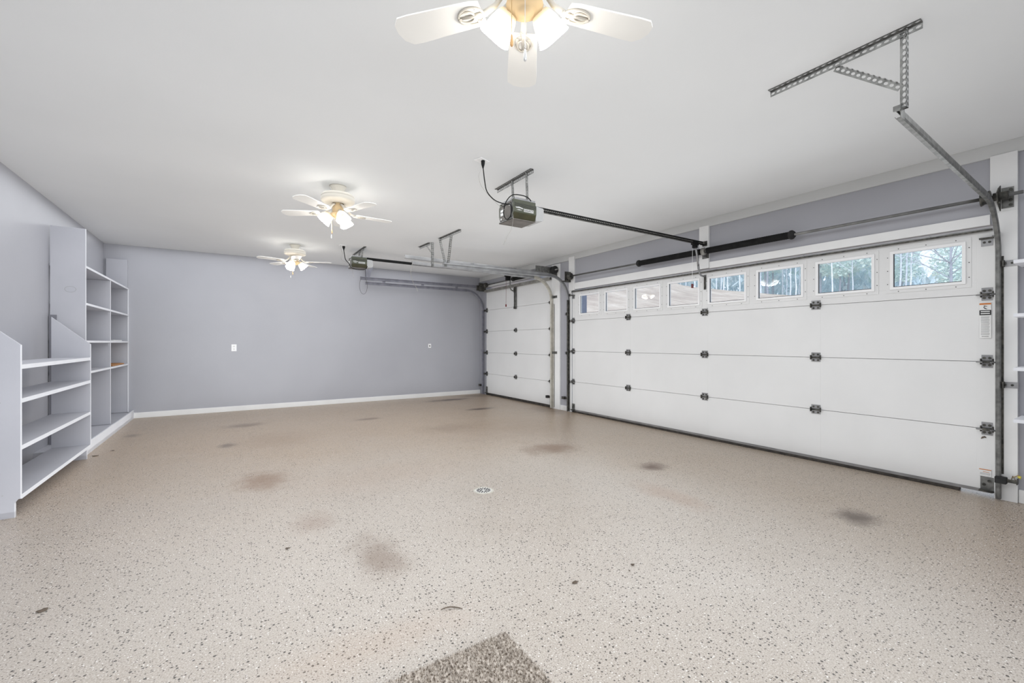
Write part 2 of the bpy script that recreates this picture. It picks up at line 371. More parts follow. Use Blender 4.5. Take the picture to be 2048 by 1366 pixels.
# ------------------------------------------------------------------ garage doors
def hinge(mb, y, z, big=False, roller=0):
    w, h = (.040, .040) if not big else (.030, .044)
    mb.mat(0).box(XR-.005, XR-.001, y-w, y+w, z+.006, z+h+.008)
    mb.box(XR-.005, XR-.001, y-w, y+w, z-h-.004, z-.006)
    mb.mat(1).tube([(XR-.012, y-w-.006, z), (XR-.012, y+w+.006, z)], .0085, 8)
    for sy in (-1, 1):
        mb.obox((XR-.012, y+sy*(w+.002), z), (1, 0, 0), (0, 1, 0), (0, 0, 1), .013, .003, .022)
        for sz in (-1, 1): mb.disc((XR-.005, y+sy*w*.5, z+sz*.028), (-1, 0, 0), .0095, 8, .004)
    if roller:
        mb.mat(2).tube([(XR-.03, y-roller*.055, z-.004), (XR-.03, y+roller*.06, z-.004)], .006, 6)
        mb.mat(1).box(XR-.038, XR-.002, y-.02, y+.02, z-.012, z+.006)
        mb.mat(1).tube([(XR-.03, y+roller*.056, z-.004), (XR-.03, y+roller*.074, z-.004)], .022, 12)
d1 = thing('door_1', 'wide white sectional garage door with a row of eight windows', 'garage door', (XR, (D0+D1)/2, 0), kind='structure')
wy = [1.183+.59*k for k in range(8)]; WH, WZ0, WZ1 = .239, 1.672, 2.012
for k in range(4):
    z0, z1 = (.052 if k == 0 else k*T+.002), min((k+1)*T-.002, DT-.01)
    mb = MB()
    if k < 3: mb.box(XR, XR+.045, DE, D1, z0, z1)
    else:
        mb.box(XR, XR+.045, DE, D1, z0, WZ0).box(XR, XR+.045, DE, D1, WZ1, z1)
        e = [DE]+[v for y in wy for v in (y-WH, y+WH)]+[D1]
        for i in range(0, len(e), 2): mb.box(XR, XR+.045, e[i], e[i+1], WZ0, WZ1)
    if k: mb.box(XR+.02, XR+.03, DE, D1, k*T-.012, k*T+.012)
    for y in (2.011, 3.235, 4.475):      # shallow stile ribs
        if k < 3: mb.box(XR-.0012, XR, y-.04, y+.04, z0, z1)
        elif abs(y-3.235) < .1: mb.box(XR-.004, XR, y-.03, y+.03, z0, z1)
    for a, bb in ((DE, DE+.095), (D1-.075, D1)): mb.box(XR-.0015, XR, a, bb, z0, z1)
    build('section', mb, 'door', d1, bevel=.0015)
for y in wy:
    mb = MB(); a, bb, q, r = y-WH, y+WH, WZ0, WZ1; fw = .022
    for (p0, p1, z0, z1) in ((a, bb, q, q+fw), (a, bb, r-fw, r), (a, a+fw, q+fw, r-fw), (bb-fw, bb, q+fw, r-fw)):
        mb.mat(0).box(XR-.012, XR+.03, p0, p1, z0, z1)
    mb.mat(2)
    o2 = .03
    for (p0, p1, z0, z1) in ((a-o2, bb+o2, q-o2, q), (a-o2, bb+o2, r, r+o2), (a-o2, a, q, r), (bb, bb+o2, q, r)):
        mb.box(XR-.0035, XR-.0005, p0, p1, z0, z1)
    mb.mat(1).box(XR+.004, XR+.012, a+fw, bb-fw, q+fw, q+fw+.006).box(XR+.004, XR+.010, bb-fw-.005, bb-fw, q+fw, r-fw)
    for t in (.12, .5, .88):
        for zz in (q-.018, r+.018): mb.disc((XR-.0035, a+(bb-a)*t, zz), (-1, 0, 0), .0038, 6, .002)
    for t in (.15, .5, .85):
        for yy in (a-.018, bb+.018): mb.disc((XR-.0035, yy, q+(r-q)*t), (-1, 0, 0), .0038, 6, .002)
    fr = build('window_frame', mb, ['frame', 'hole', 'door'], d1)
    build('pane', MB().box(XR+.016, XR+.019, a+fw-.004, bb-fw+.004, q+fw-.004, r-fw+.004), 'glass', fr)
for y in (2.011, 3.235, 4.475):
    for z in (T, 2*T, 3*T): mb = MB(); hinge(mb, y, z); build('hinge', mb, ['galv_light', 'steel_dark', 'galv'], d1)
for y, rd in ((.828, -1), (D1-.03, 1)):
    for z in (T, 2*T, 3*T): mb = MB(); hinge(mb, y if rd > 0 else y, z, True, rd); build('roller_hinge', mb, ['galv_light', 'steel_dark', 'galv_light'], d1)
    mb = MB().mat(0).box(XR-.005, XR-.001, y-.032, y+.032, 1.955, 2.01).mat(1).box(XR-.03, XR-.001, y-.04, y+.04, 2.01, 2.02)
    mb.mat(2).tube([(XR-.026, y-.03, 2.024), (XR-.026, y+rd*.06, 2.024)], .006, 6).mat(1).tube([(XR-.026, y+rd*.056, 2.024), (XR-.026, y+rd*.074, 2.024)], .022, 12)
    for sy in (-.014, .014): mb.disc((XR-.005, y+sy, 1.985), (-1, 0, 0), .009, 8, .004)
    build('top_roller_bracket', mb, ['galv_light', 'steel_dark', 'galv_light'], d1)
    mb = MB().mat(0).box(XR-.006, XR-.001, y-.036, y+.036, .05, .15).mat(1).box(XR-.04, XR-.001, y-.04, y+.04, .04, .05)
    for sy, zz in ((-.012, .12), (.016, .09)): mb.disc((XR-.006, y+sy, zz), (-1, 0, 0), .011, 8, .004)
    build('bottom_bracket', mb, ['galv', 'steel_dark'], d1)
mb = MB()                                  # reinforcing strut across the top
mb.mat(0).box(XR-.022, XR-.001, D0-.06, D1, 2.072, 2.084).mat(0).box(XR-.024, XR-.022, D0-.06, D1, 2.068, 2.084).mat(2).box(XR-.006, XR-.001, D0-.06, D1, 2.084, 2.098)
for k in range(10): mb.mat(2).disc((XR-.008, D0+.3+k*.48, 2.093), (-1, 0, 0), .007, 8, .004)
build('strut', mb, ['steel_dark', 'shaft', 'galv_light'], d1)
build('bottom_rail', MB().box(XR-.004, XR+.045, DE+.01, D1-.005, .028, .052), 'galv_light', d1)
build('bottom_seal', MB().box(XR-.006, XR+.04, DE+.19, D1, .001, .028), 'seal', d1, bevel=.004)
mb = MB().mat(0).box(XR-.009, XR-.007, .805, .868, 1.235, 1.515).mat(1).box(XR-.010, XR-.009, .805, .868, 1.497, 1.510)
mb.mat(2).box(XR-.010, XR-.009, .805, .868, 1.415, 1.455).mat(0)
for z in (1.444, 1.428): mb.box(XR-.011, XR-.010, .812, .861, z-.0035, z+.0035)
mb.mat(3)
for k in range(17):
    mb.box(XR-.010, XR-.009, .813+(k % 3)*.002, .860, 1.402-k*.0088, 1.4055-k*.0088)
mb.mat(2).box(XR-.010, XR-.009, .818, .856, 1.247, 1.250).tube([(XR-.010, .836, 1.488), (XR-.010, .846, 1.476), (XR-.010, .836, 1.464)], .002, 5).tube([(XR-.010, .845, 1.489), (XR-.010, .827, 1.484)], .002, 5).tube([(XR-.010, .842, 1.473), (XR-.010, .828, 1.462)], .002, 5)
build('warning_sticker', mb, ['paper', 'orange', 'ink', 'greyink'], d1)
mb = MB().mat(0).box(XR-.007, XR-.005, .805, .870, .155, .213).mat(1).box(XR-.008, XR-.007, .805, .870, .203, .209).box(XR-.008, XR-.007, .815, .850, .187, .190).mat(2)
for k in range(3): mb.box(XR-.008, XR-.007, .81, .865, .178-k*.006, .180-k*.006)
build('small_sticker', mb, ['paper', 'orange', 'greyink'], d1)
mb = MB().mat(0).box(XR-.008, XR-.003, 3.235-.022, 3.235+.012, 1.86, 2.045).mat(1).box(XR-.018, XR-.008, 3.235-.01, 3.235+.004, 1.87, 2.03)
build('opener_bracket', mb, ['galv', 'steel_dark'], d1)
mb = MB()
pts = [(XR-.003, .84+.012*math.cos(t*.7), .45+.009*t*.4) for t in range(4)]
build('mud_dab', MB().tube([(XR-.003, .86, .445), (XR-.005, .85, .458), (XR-.005, .842, .462), (XR-.003, .832, .456)], [.002, .007, .006, .002], 6), 'leaf', d1)

d2 = thing('door_2', 'plain white single garage door beside the far wall', 'garage door', (XR, (F0+F1)/2, 0), kind='structure')
T2 = .486
for k in range(5):
    z0, z1 = (.05 if k == 0 else k*T2+.002), (k+1)*T2-.002
    mb = MB().box(XR, XR+.045, F0, F1, z0, z1)
    if k: mb.box(XR+.02, XR+.03, F0, F1, k*T2-.012, k*T2+.012)
    for a, bb in ((F0, F0+.06), (F1-.06, F1)): mb.box(XR-.0015, XR, a, bb, z0, z1)
    build('section', mb, 'door', d2, bevel=.0015)
for z in [T2*k for k in (1, 2, 3, 4)]:
    if z < 1.9: mb = MB(); hinge(mb, 7.51, z); build('hinge', mb, ['galv_light', 'steel_dark', 'galv'], d2)
    for y, rd in ((F0+.035, -1), (F1-.03, 1)): mb = MB(); hinge(mb, y, z, True, rd); build('roller_hinge', mb, ['galv', 'steel_dark', 'galv'], d2)
mb = MB().mat(0).box(XR-.055, XR-.001, F0, F1, 2.355, 2.362).box(XR-.06, XR-.055, F0, F1, 2.355, 2.405).box(XR-.055, XR-.001, F0, F1, 2.40, 2.407)
build('strut', mb, ['strut'], d2)
build('opener_bracket', MB().mat(0).box(XR-.012, XR-.004, 7.475, 7.545, 1.91, 2.35).box(XR-.03, XR-.004, 7.475, 7.482, 1.91, 2.35).box(XR-.03, XR-.004, 7.538, 7.545, 1.91, 2.35).mat(1).box(XR-.045, XR-.002, 7.485, 7.535, 1.90, 1.95).box(XR-.05, XR-.002, 7.49, 7.53, 2.24, 2.33), ['galv', 'steel_dark'], d2)
build('bottom_seal', MB().box(XR-.006, XR+.04, F0, F1, .001, .05), 'seal', d2, bevel=.004)
for y in (F0+.02, F1-.02):
    mb = MB().mat(0).box(XR-.008, XR-.001, y-.04, y+.04, .05, .19).mat(1).box(XR-.04, XR-.001, y-.04, y+.04, .04, .052).disc((XR-.008, y, .12), (-1, 0, 0), .012, 8, .005)
    build('bottom_bracket', mb, ['galv', 'steel_dark'], d2)

# ------------------------------------------------------------------ tracks
def arc(xv, zh, r, n=12):
    """points from the vertical run up round to the horizontal run"""
    return [(xv-r+r*math.cos(t), zh-r+r*math.sin(t)) for t in [i*math.pi/2/n for i in range(n+1)]]
def jamb_clip(y, z, side, dark=False, w=.05):
    mb = MB().mat(0).box(XR-.036, XR-.031, min(y+side*.014, y+side*.085), max(y+side*.014, y+side*.085), z-.022, z+.022)
    mb.mat(1).box(XR-.07, XR-.031, min(y+side*.008, y+side*.018), max(y+side*.008, y+side*.018), z-.024, z+.024)
    mb.disc((XR-.036, y+side*.055, z), (-1, 0, 0), .008, 8, .004).tube([(XR-.05, y+side*.018, z), (XR-.05, y+side*.026, z)], .009, 8)
    return mb
# near track of the wide door
t = thing('door_track', 'galvanised track curving up beside the near end of the wide door', 'door track', (4.915, .755, 0))
X = 4.912; yN = .748
build('vertical_rail', MB().channel([(X, .012), (X, 1.0), (X, 1.86)], 1, yN), 'galv', t, solid=.0025)
build('curved_rail', MB().channel(arc(X, 2.25, .39), 1, yN), 'galv', t, solid=.0025)
build('horizontal_rail', MB().channel([(4.522, 2.25), (3.6, 2.291), (2.76, 2.332)], 1, yN), 'galv', t, solid=.0025)
build('backing_angle', MB().box(X+.022, X+.024, yN-.012, yN+.01, .2, 1.86), 'steel_dark', t)
for z in (1.80, .880): build('jamb_clip', jamb_clip(yN, z, -1), ['galv_light', 'steel_dark'], t)
hg = thing('track_hanger', 'perforated steel hanger fixed to the ceiling above the near track', 'hanger', (2.766, .70, ZC))
L = .032
build('ceiling_angle', MB().strip((2.77, .672, ZC-.002), (2.77, 1.368, ZC-.002), (-1, 0, 0), L).strip((2.77, .672, ZC-.002), (2.77, 1.368, ZC-.002), (0, 0, -1), L), 'galv', hg)
build('drop_strap', MB().strip((2.774, .725, ZC-.01), (2.774, .725, 2.345), (0, 1, 0), L).strip((2.774, .725, ZC-.01), (2.774, .725, 2.345), (-1, 0, 0), L*.9), 'galv', hg)
build('brace', MB().strip((2.776, 1.02, 2.712), (2.776, .745, 2.47), (0, .66, -.75), L).strip((2.776, 1.02, 2.712), (2.776, .745, 2.47), (-1, 0, 0), L*.4), 'galv', hg)
build('stop_plate', MB().box(2.735, 2.74, yN-.004, yN+.025, 2.335, 2.36).box(2.74, 2.79, yN-.005, yN-.002, 2.30, 2.37).tube([(2.77, yN-.02, 2.352), (2.77, yN+.03, 2.352)], .006, 6), 'galv', hg)
# far track of the wide door
t = thing('door_track', 'bright track curving inward at the far end of the wide door', 'door track', (4.915, 5.79, 0))
yW = 5.80
build('vertical_rail', MB().channel([(X, .012), (X, 1.0), (X, 1.94)], -1, yW), 'steel_dark', t, solid=.0025)
build('curved_rail', MB().channel(arc(X, 2.33, .39), -1, yW), 'galv_light', t, solid=.0025)
build('horizontal_rail', MB().channel([(4.522, 2.33), (3.6, 2.325), (2.565, 2.315)], -1, yW, w=.056), 'galv_light', t, solid=.0025)
build('stiffener_angle', MB().box(2.60, 4.5, yW+.004, yW+.007, 2.335, 2.372).box(2.60, 4.5, yW+.004, yW+.03, 2.372, 2.375), 'galv_light', t)
for z in (1.70, 1.02): build('jamb_clip', jamb_clip(yW+.012, z, 1), ['track_lav', 'steel_dark'], t)
hg = thing('track_hanger', 'v-shaped perforated hanger above the far track of the wide door', 'hanger', (2.61, 5.7, ZC))
build('ceiling_angle', MB().strip((2.62, 5.31, ZC-.002), (2.59, 5.95, ZC-.002), (-1, 0, 0), L).strip((2.62, 5.31, ZC-.002), (2.59, 5.95, ZC-.002), (0, 0, -1), L), 'galv', hg)
build('drop_strap', MB().strip((2.565, 5.93, ZC-.01), (2.60, 5.785, 2.29), (1, 0, 0), .032).strip((2.565, 5.93, ZC-.01), (2.60, 5.785, 2.29), (0, 1, 0), .015), 'galv', hg)
build('drop_strap', MB().strip((2.605, 5.62, ZC-.02), (2.635, 5.78, 2.36), (1, 0, 0), .032).strip((2.605, 5.62, ZC-.02), (2.635, 5.78, 2.36), (0, 1, 0), .02), 'galv', hg)
# single door, track on the wide-door side (double rail)
t = thing('door_track', 'cream track with double overhead rails between the two doors', 'door track', (4.915, 6.25, 0))
yS = 6.235
build('vertical_rail', MB().channel([(X, .012), (X, 1.0), (X, 1.96)], 1, yS, w=.055, lip=.03), 'track_cream', t, solid=.0025)
build('curved_rail', MB().channel(arc(X, 2.36, .40), 1, yS, w=.055, lip=.03), 'track_cream', t, solid=.0025)
build('backing_angle', MB().box(X-.01, XR-.026, yS-.03, yS-.026, .03, 1.9).box(X+.018, XR-.026, yS-.03, yS, .03, 1.9), 'track_cream', t)
build('lower_rail', MB().channel([(4.512, 2.36), (3.4, 2.375), (2.27, 2.392)], 1, yS, w=.05), 'galv_light', t, solid=.0025)
build('upper_rail', MB().channel([(4.72, 2.452), (3.4, 2.462), (2.16, 2.472)], 1, yS, w=.055), 'galv_light', t, solid=.0025)
for x in (3.28, 4.10): build('tie_plate', MB().mat(0).box(x-.03, x+.03, yS-.006, yS-.002, 2.365, 2.485).mat(1).disc((x-.012, yS-.006, 2.47), (0, -1, 0), .005, 6, .003).disc((x+.012, yS-.006, 2.47), (0, -1, 0), .005, 6, .003).disc((x, yS-.006, 2.39), (0, -1, 0), .005, 6, .003), ['galv_light', 'steel_dark'], t)
for z in (2.03, 1.02): 
    build('jamb_clip', MB().mat(0).box(XR-.03, XR-.026, yS-.11, yS-.01, z-.022, z+.022).box(XR-.075, XR-.026, yS-.034, yS-.028, z-.022, z+.022).mat(1).disc((XR-.03, yS-.06, z), (-1, 0, 0), .008, 8, .004).disc((XR-.03, yS-.09, z), (-1, 0, 0), .006, 8, .004), ['galv', 'steel_dark'], t)
hg = thing('track_hanger', 'short l-shaped perforated hanger over the end of the double rails', 'hanger', (2.56, 6.45, ZC))
build('ceiling_angle', MB().strip((2.57, 6.27, ZC-.002), (2.55, 6.66, ZC-.002), (-1, 0, 0), L).strip((2.57, 6.27, ZC-.002), (2.55, 6.66, ZC-.002), (0, 0, -1), L), 'galv', hg)
build('drop_strap', MB().strip((2.575, 6.225, ZC-.005), (2.575, 6.225, 2.36), (1, 0, 0), .034).strip((2.575, 6.225, ZC-.005), (2.575, 6.225, 2.36), (0, 1, 0), .03), 'galv', hg)
build('brace', MB().strip((2.555, 6.40, ZC-.03), (2.59, 6.26, 2.56), (1, 0, -.2), .028), 'galv', hg)
# single door, track by the far wall
t = thing('door_track', 'lavender painted double track along the far wall', 'door track', (4.915, 8.83, 0))
yB = 8.835
build('vertical_rail', MB().channel([(X, .012), (X, 1.0), (X, 1.96)], -1, yB, w=.055, lip=.03), 'track_lav', t, solid=.0025)
build('curved_rail', MB().channel(arc(X, 2.385, .42), -1, yB, w=.05, lip=.03), 'track_lav', t, solid=.0025)
build('lower_rail', MB().channel([(4.492, 2.385), (3.4, 2.385), (2.25, 2.385)], -1, yB, w=.058), 'track_lav', t, solid=.0025)
build('upper_rail', MB().channel([(4.75, 2.485), (3.4, 2.48), (2.15, 2.475)], -1, yB, w=.062), 'track_lav', t, solid=.0025)
build('drop_plate', MB().box(4.75, 4.93, yB-.02, yB-.004, 2.40, 2.52), 'steel_dark', t)
for x in (2.62, 3.45, 4.25): build('tie_plate', MB().box(x-.03, x+.03, yB+.002, yB+.006, 2.37, 2.50), 'track_lav', t)
build('cable_loop', MB().tube([(2.205+.075*math.cos(a), yB-.03, 2.325+.165*math.sin(a)) for a in [R(115)+i*R(310)/24 for i in range(25)]], .003, 5), 'steel_dark', t)
for z in (2.08, 1.02): build('jamb_clip', jamb_clip(yB+.012, z, 1), ['track_lav', 'track_lav'], t)
hg = thing('track_hanger', 'lavender painted hanger holding the rails by the far wall', 'hanger', (2.3, 8.86, ZC))
build('drop_strap', MB().box(2.26, 2.29, 8.845, 8.85, 2.45, ZC).box(2.26, 2.265, 8.845, 8.88, 2.45, ZC), 'track_lav', hg)
build('brace', MB().prism([(2.30, 8.86, 2.50), (2.34, 8.86, 2.50), (2.41, 8.86, ZC-.003), (2.31, 8.86, ZC-.003)], (0, 0, 0), (0, .004, 0)), 'track_lav', hg)

# photo-eye sensors on the tracks
def eye(label, x, y, z, side, mats=('hole', 'steel_dark')):
    o = thing('safety_sensor', label, 'sensor', (x, y, z), group=None)
    build('housing', MB().mat(0).box(x-.028, x+.028, y-.03, y+.03, z-.024, z+.024), [mats[0]], o, bevel=.004)
    build('arm', MB().box(x+.005, x+.012, min(y, y-side*.075), max(y, y-side*.075), z-.012, z+.012).box(x+.005, XR-.0305, min(y-side*.075, y-side*.08), max(y-side*.075, y-side*.08), z-.02, z+.02), [mats[1]], o)
    return o
e1 = eye('black safety sensor low on the near track of the wide door', X-.035, .742, .165, 1)
build('loose_wire', MB().mat(0).tube([(X, .69, .19), (X+.01, .675, .20), (X+.005, .66, .215), (X+.01, .65, .2)], .003, 5).tube([(X, .70, .15), (X+.015, .69, .20), (X+.005, .675, .17)], .0025, 5).mat(1).tube([(X+.005, .665, .2), (X+.005, .648, .198)], [.007, .012], 8), ['brass', 'yellow'], e1)
eye('dark safety sensor on the lavender wall beside the wide door', X+.01, 5.92, .23, 1, ('steel_dark', 'steel_dark'))
eye('black safety sensor low on the cream track of the single door', X-.03, 6.33, .21, 1)
eye('small dark safety sensor in the corner by the far wall', X-.01, 8.93, .21, 1, ('steel_dark', 'steel_dark'))

# ------------------------------------------------------------------ torsion springs
def bearing(mb, y, z, s=1):
    mb.box(XR-.036, XR-.031, y-.03, y+.03, z-.09*s, z+.06*s)
ts = thing('torsion_spring', 'black torsion springs on a long shaft above the wide door', 'torsion spring', (4.865, 3.2, 2.3))
zs, xs = 2.305, 4.868
build('shaft', MB().tube([(xs, .63, zs), (xs, 5.75, zs+.03)], .0135, 12), 'shaft', ts)
def spring_mb(y0, y1, r, z0, z1, x):
    mb = MB(); n = int((y1-y0)/.012); pts, rs = [], []
    for i in range(n+1):
        t_ = i/n; y = y0+(y1-y0)*t_; z = z0+(z1-z0)*t_
        pts.append((x, y, z)); rs.append(r*(1+.05*(i % 2)))
    return mb.tube(pts, rs, 14)
for a, bb in ((2.21, 3.14), (3.23, 4.18)):
    k = lambda y: zs+.03*(y-.63)/5.1
    build('spring', spring_mb(a, bb, .036, k(a), k(bb), xs), 'black', ts)
for y in (2.195, 4.195):
    z = zs+.03*(y-.63)/5.1
    build('winding_cone', MB().tube([(xs, y-.03, z), (xs, y-.01, z), (xs, y+.01, z), (xs, y+.03, z)], [.030, .047, .047, .03], 14), 'hole', ts)
build('centre_bracket', MB().mat(0).box(XR-.034, XR-.0305, 3.16, 3.25, 2.24, 2.37).mat(1).lathe([(.02, -.02), (.045, -.018), (.045, .018), (.02, .02)], (xs, 3.19, 2.318), 18, Matrix.Rotation(R(90), 3, 'X')).mat(0).box(xs, XR-.03, 3.187, 3.193, 2.25, 2.34), ['galv', 'strut'], ts)
mb = MB().mat(0).prism([(XR-.05, .748, 2.20), (XR-.05, .748, 2.395), (XR-.12, .748, 2.36), (XR-.17, .748, 2.32), (XR-.15, .748, 2.25)], (0, 0, 0), (0, .006, 0))
mb.mat(1).box(XR-.036, XR-.031, .685, .748, 2.22, 2.375)
for z in (2.24, 2.355, 2.275): mb.mat(0).disc((XR-.036, .70, z), (-1, 0, 0), .011, 8, .006)
mb.mat(0).tube([(xs, .70, zs), (xs, .78, zs)], .030, 14).tube([(xs-.05, .745, zs-.06), (xs-.05, .735, zs-.06)], .009, 8)
build('end_bracket', mb, ['steel_dark', 'galv'], ts)
def drum(mb, y, z, r=.055, w=.05, x=xs):
    mb.lathe([(.014, -w/2), (r*1.1, -w/2), (r, -w*.3), (r*.85, -w*.1), (r*.85, w*.2), (r*1.1, w*.3), (r*1.1, w/2), (.014, w/2)], (x, y, z), 22, Matrix.Rotation(R(90), 3, 'X'))
mb = MB(); drum(mb, .82, zs, .05); build('cable_drum', mb, 'steel_dark', ts)
mb = MB(); drum(mb, 5.69, zs+.028, .052, .05); build('cable_drum', mb, 'steel_dark', ts)
build('end_plate', MB().box(4.80, XR-.0305, 5.742, 5.748, 2.26, 2.42).box(4.78, XR-.03, 5.742, 5.80, 2.245, 2.26), 'steel_dark', ts)
ts2 = thing('torsion_spring', 'short black torsion spring and shaft above the single door', 'torsion spring', (4.865, 7.5, 2.5))
z2 = 2.505
build('shaft', MB().tube([(xs, 6.02, z2), (xs, 8.77, z2)], .0135, 12), 'shaft', ts2)
build('spring', spring_mb(6.75, 7.42, .034, z2, z2, xs), 'black', ts2)
build('winding_cone', MB().tube([(xs, 7.42, z2), (xs, 7.44, z2), (xs, 7.48, z2), (xs, 7.5, z2)], [.03, .045, .045, .03], 14), 'hole', ts2)
mb = MB(); drum(mb, 6.12, z2, .062, .07); build('cable_drum', mb, 'hole', ts2)
mb = MB(); drum(mb, 8.62, z2, .05, .06); build('cable_drum', mb, 'steel_dark', ts2)
build('end_bracket', MB().box(4.50, XR-.04, 6.178, 6.184, 2.40, 2.56).box(XR-.04, XR-.027, 6.12, 6.20, 2.40, 2.56).box(4.50, XR-.04, 6.178, 6.20, 2.395, 2.40), 'galv', ts2)
build('end_bracket', MB().box(4.78, XR-.001, 8.772, 8.778, 2.38, 2.57), 'steel_dark', ts2)

# ------------------------------------------------------------------ openers
def opener(label, x0, x1, y0, y1, z0, z1, rail_end, rail_z0, rail_y0, xa, ya, yb_, straps, near):
    cx, cy = (x0+x1)/2, (y0+y1)/2
    o = thing('garage_door_opener', label, 'garage door opener', (cx, cy, z0))
    h = z1-z0
    # chassis: grey steel tray with back plate
    mb = MB().mat(0).box(x0+.012, x1-.004, y0+.03, y1-.03, z0+.006, z1-.01)
    mb.mat(0).box(x0, x1, y0+.012, y1-.012, z0, z0+.006)
    mb.mat(1).box(x0, x0+.003, y0+.01, y1-.01, z0, z0+.014).box(x0+.002, x0+.012, y0+.022, y0+.03, z0, z1-.01).box(x0+.003, x0+.012, y1-.03, y1-.02, z0, z1-.01)
    build('chassis', mb, ['grey_case', 'galv'], o, bevel=.002)
    # olive side covers, front one facing the room
    for y, sgn in ((y0, 1), (y1, -1)):
        poly = [(x0+.002, y+sgn*.03, z0), (x0+.002, y+sgn*.004, z0+h*.32), (x0+.002, y, z0+h*.36), (x0+.002, y, z0+h*.80), (x0+.002, y+sgn*.012, z0+h*.84), (x0+.002, y+sgn*.012, z1-.004), (x0+.002, y+sgn*.034, z1-.004), (x0+.002, y+sgn*.034, z0)]
        mb = MB().prism(poly, (.004, 0, 0), (x1-x0-.004, 0, 0))
        cov = build('side_cover', mb, ['olive', 'olive_dark'], o)
        for p in cov.data.polygons:
            if p.center.z < h*.34 and abs(p.normal.x) < .5: p.material_index = 1
        if sgn == 1:
            for k in range(4):
                zz = z0+h*(.60+.05*k)
                build('groove', MB().box(x0+.012, x1-.004, y-.0012, y, zz, zz+h*.018), 'hole', cov)
            lx0, lx1 = x0+(x1-x0)*.44, x0+(x1-x0)*.86
            build('name_plate', MB().box(lx0, lx1, y-.003, y, z0+h*.40, z0+h*.55), 'plate', cov)
            text_part('lettering', 'LEGACY', h*.125, 'ink', cov, ((lx0+lx1)/2, y-.0035, z0+h*.475), (1, 0, 0), (0, 0, 1), (lx1-lx0)*.86)
            q0 = x0+(x1-x0)*.08; q1 = lx0-.006; zc = z0+h*.50
            build('emblem', MB().mat(0).prism([(q0, y, zc+.014), (q0+(q1-q0)*.5, y, zc+.019), (q1, y, zc+.010), (q1-.006, y, zc+.001), (q0+(q1-q0)*.6, y, zc+.006), (q0+.012, y, zc+.004)], (0, -.003, 0), (0, 0, 0)).prism([(q0+.012, y, zc-.010), (q0+(q1-q0)*.5, y, zc-.004), (q1-.008, y, zc-.010), (q0+(q1-q0)*.5, y, zc-.013)], (0, -.003, 0), (0, 0, 0)), 'plate', cov)
    # back panel with terminals, stickers and a cover
    mb = MB().mat(0).box(x0+.006, x0+.012, y0+.03, y1-.03, z0+.02, z1-.02)
    mb.mat(1).box(x0+.002, x0+.006, y1-.085, y1-.035, z0+h*.36, z0+h*.50).box(x0+.002, x0+.006, y1-.085, y1-.035, z0+h*.54, z0+h*.66).box(x0+.002, x0+.006, y1-.05, y1-.035, z0+h*.16, z0+h*.24)
    mb.mat(2).box(x0+.002, x0+.007, y0+.035, y0+.048, z0+.02, z1-.03).box(x0+.004, x0+.007, y0+.03, y1-.03, z0+.012, z0+.018).box(x0+.003, x0+.006, y0+.06, y1-.04, z1-.035, z1-.03)
    mb.mat(1).box(x0, x0+.006, y0+.052, y0+.07, z1-.055, z1-.04)
    build('back_panel', mb, ['grey_case', 'paper', 'hole'], o)
    build('light_lens', MB().prism([(x1, y0+.01, z0+.012), (x1, y0+.01, z1-.03), (x1+.095, y0+.02, z1-.035), (x1+.105, y0+.03, z1-.06), (x1+.105, y0+.03, z0+.045), (x1+.085, y0+.02, z0+.025)], (0, 0, 0), (0, y1-y0-.03, 0)), 'lens', o, bevel=.006)
    mb = MB().box(x0+.02, x1, y0+.02, y0+.024, z1-.012, z1+.016).box(x0+.02, x1, y1-.024, y1-.02, z1-.012, z1+.016).box(x0+.02, x1, y0+.02, y1-.02, z1-.004, z1-.001).box(x0+.02, x0+.024, y0+.02, y1-.02, z1-.012, z1+.016)
    build('mounting_frame', mb, 'galv_light', o)
    build('ceiling_angle', MB().strip((xa, ya, ZC-.002), (xa, yb_, ZC-.002), (-1, 0, 0), L).strip((xa, ya, ZC-.002), (xa, yb_, ZC-.002), (0, 0, -1), L), 'galv', o)
    for (sx, sy, ty) in straps:
        build('hanging_strap', MB().strip((sx, sy, ZC-.01), (sx, ty, z1), (0, 1, 0), .026, hr=.006).strip((sx, sy, ZC-.01), (sx, ty, z1), (-1, 0, 0), .026, hr=.006), 'galv', o)
    r0 = Vector((x1-.04, rail_y0, rail_z0)); r1 = Vector(rail_end)
    mb = MB().mat(0).beam(r0, r1, .022, .036).mat(1).beam(r0+Vector((.02, 0, -.022)), r1+Vector((-.2, 0, -.022)), .014, .007)
    rail = build('rail', mb, ['black', 'steel_dark' if near else 'black'], o)
    mb = MB(); d = (r1-r0); n = 110
    if near:
        for k in range(n): p = r0+d*((k+.5)/n); mb.obox(p+Vector((0, -.0125, -.005)), d, (0, 1, 0), (0, 0, 1), .005, .0012, .004)
        build('chain', mb, 'strut', rail)
    mb = MB().mat(0).beam(r1-d.normalized()*.03, r1+Vector((.04, 0, -.005)), .05, .03).mat(1).box(XR-.04, XR-.0305 if near else XR, r1.y-.03, r1.y+.03, r1.z-.03, r1.z+.03).tube([(r1.x-.02, r1.y-.03, r1.z), (r1.x-.02, r1.y+.03, r1.z)], .018, 10)
    build('header_bracket', mb, ['black', 'steel_dark'], o)
    return o
op1 = opener('olive garage door opener with white name plate nearest the camera', 2.065, 2.315, 3.165, 3.415, 2.285, 2.465,
             (4.91, 3.215, 2.425), 2.455, 3.29, 2.245, 3.115, 3.735, [(2.245, 3.44, 3.415), (2.245, 3.205, 3.19)], True)
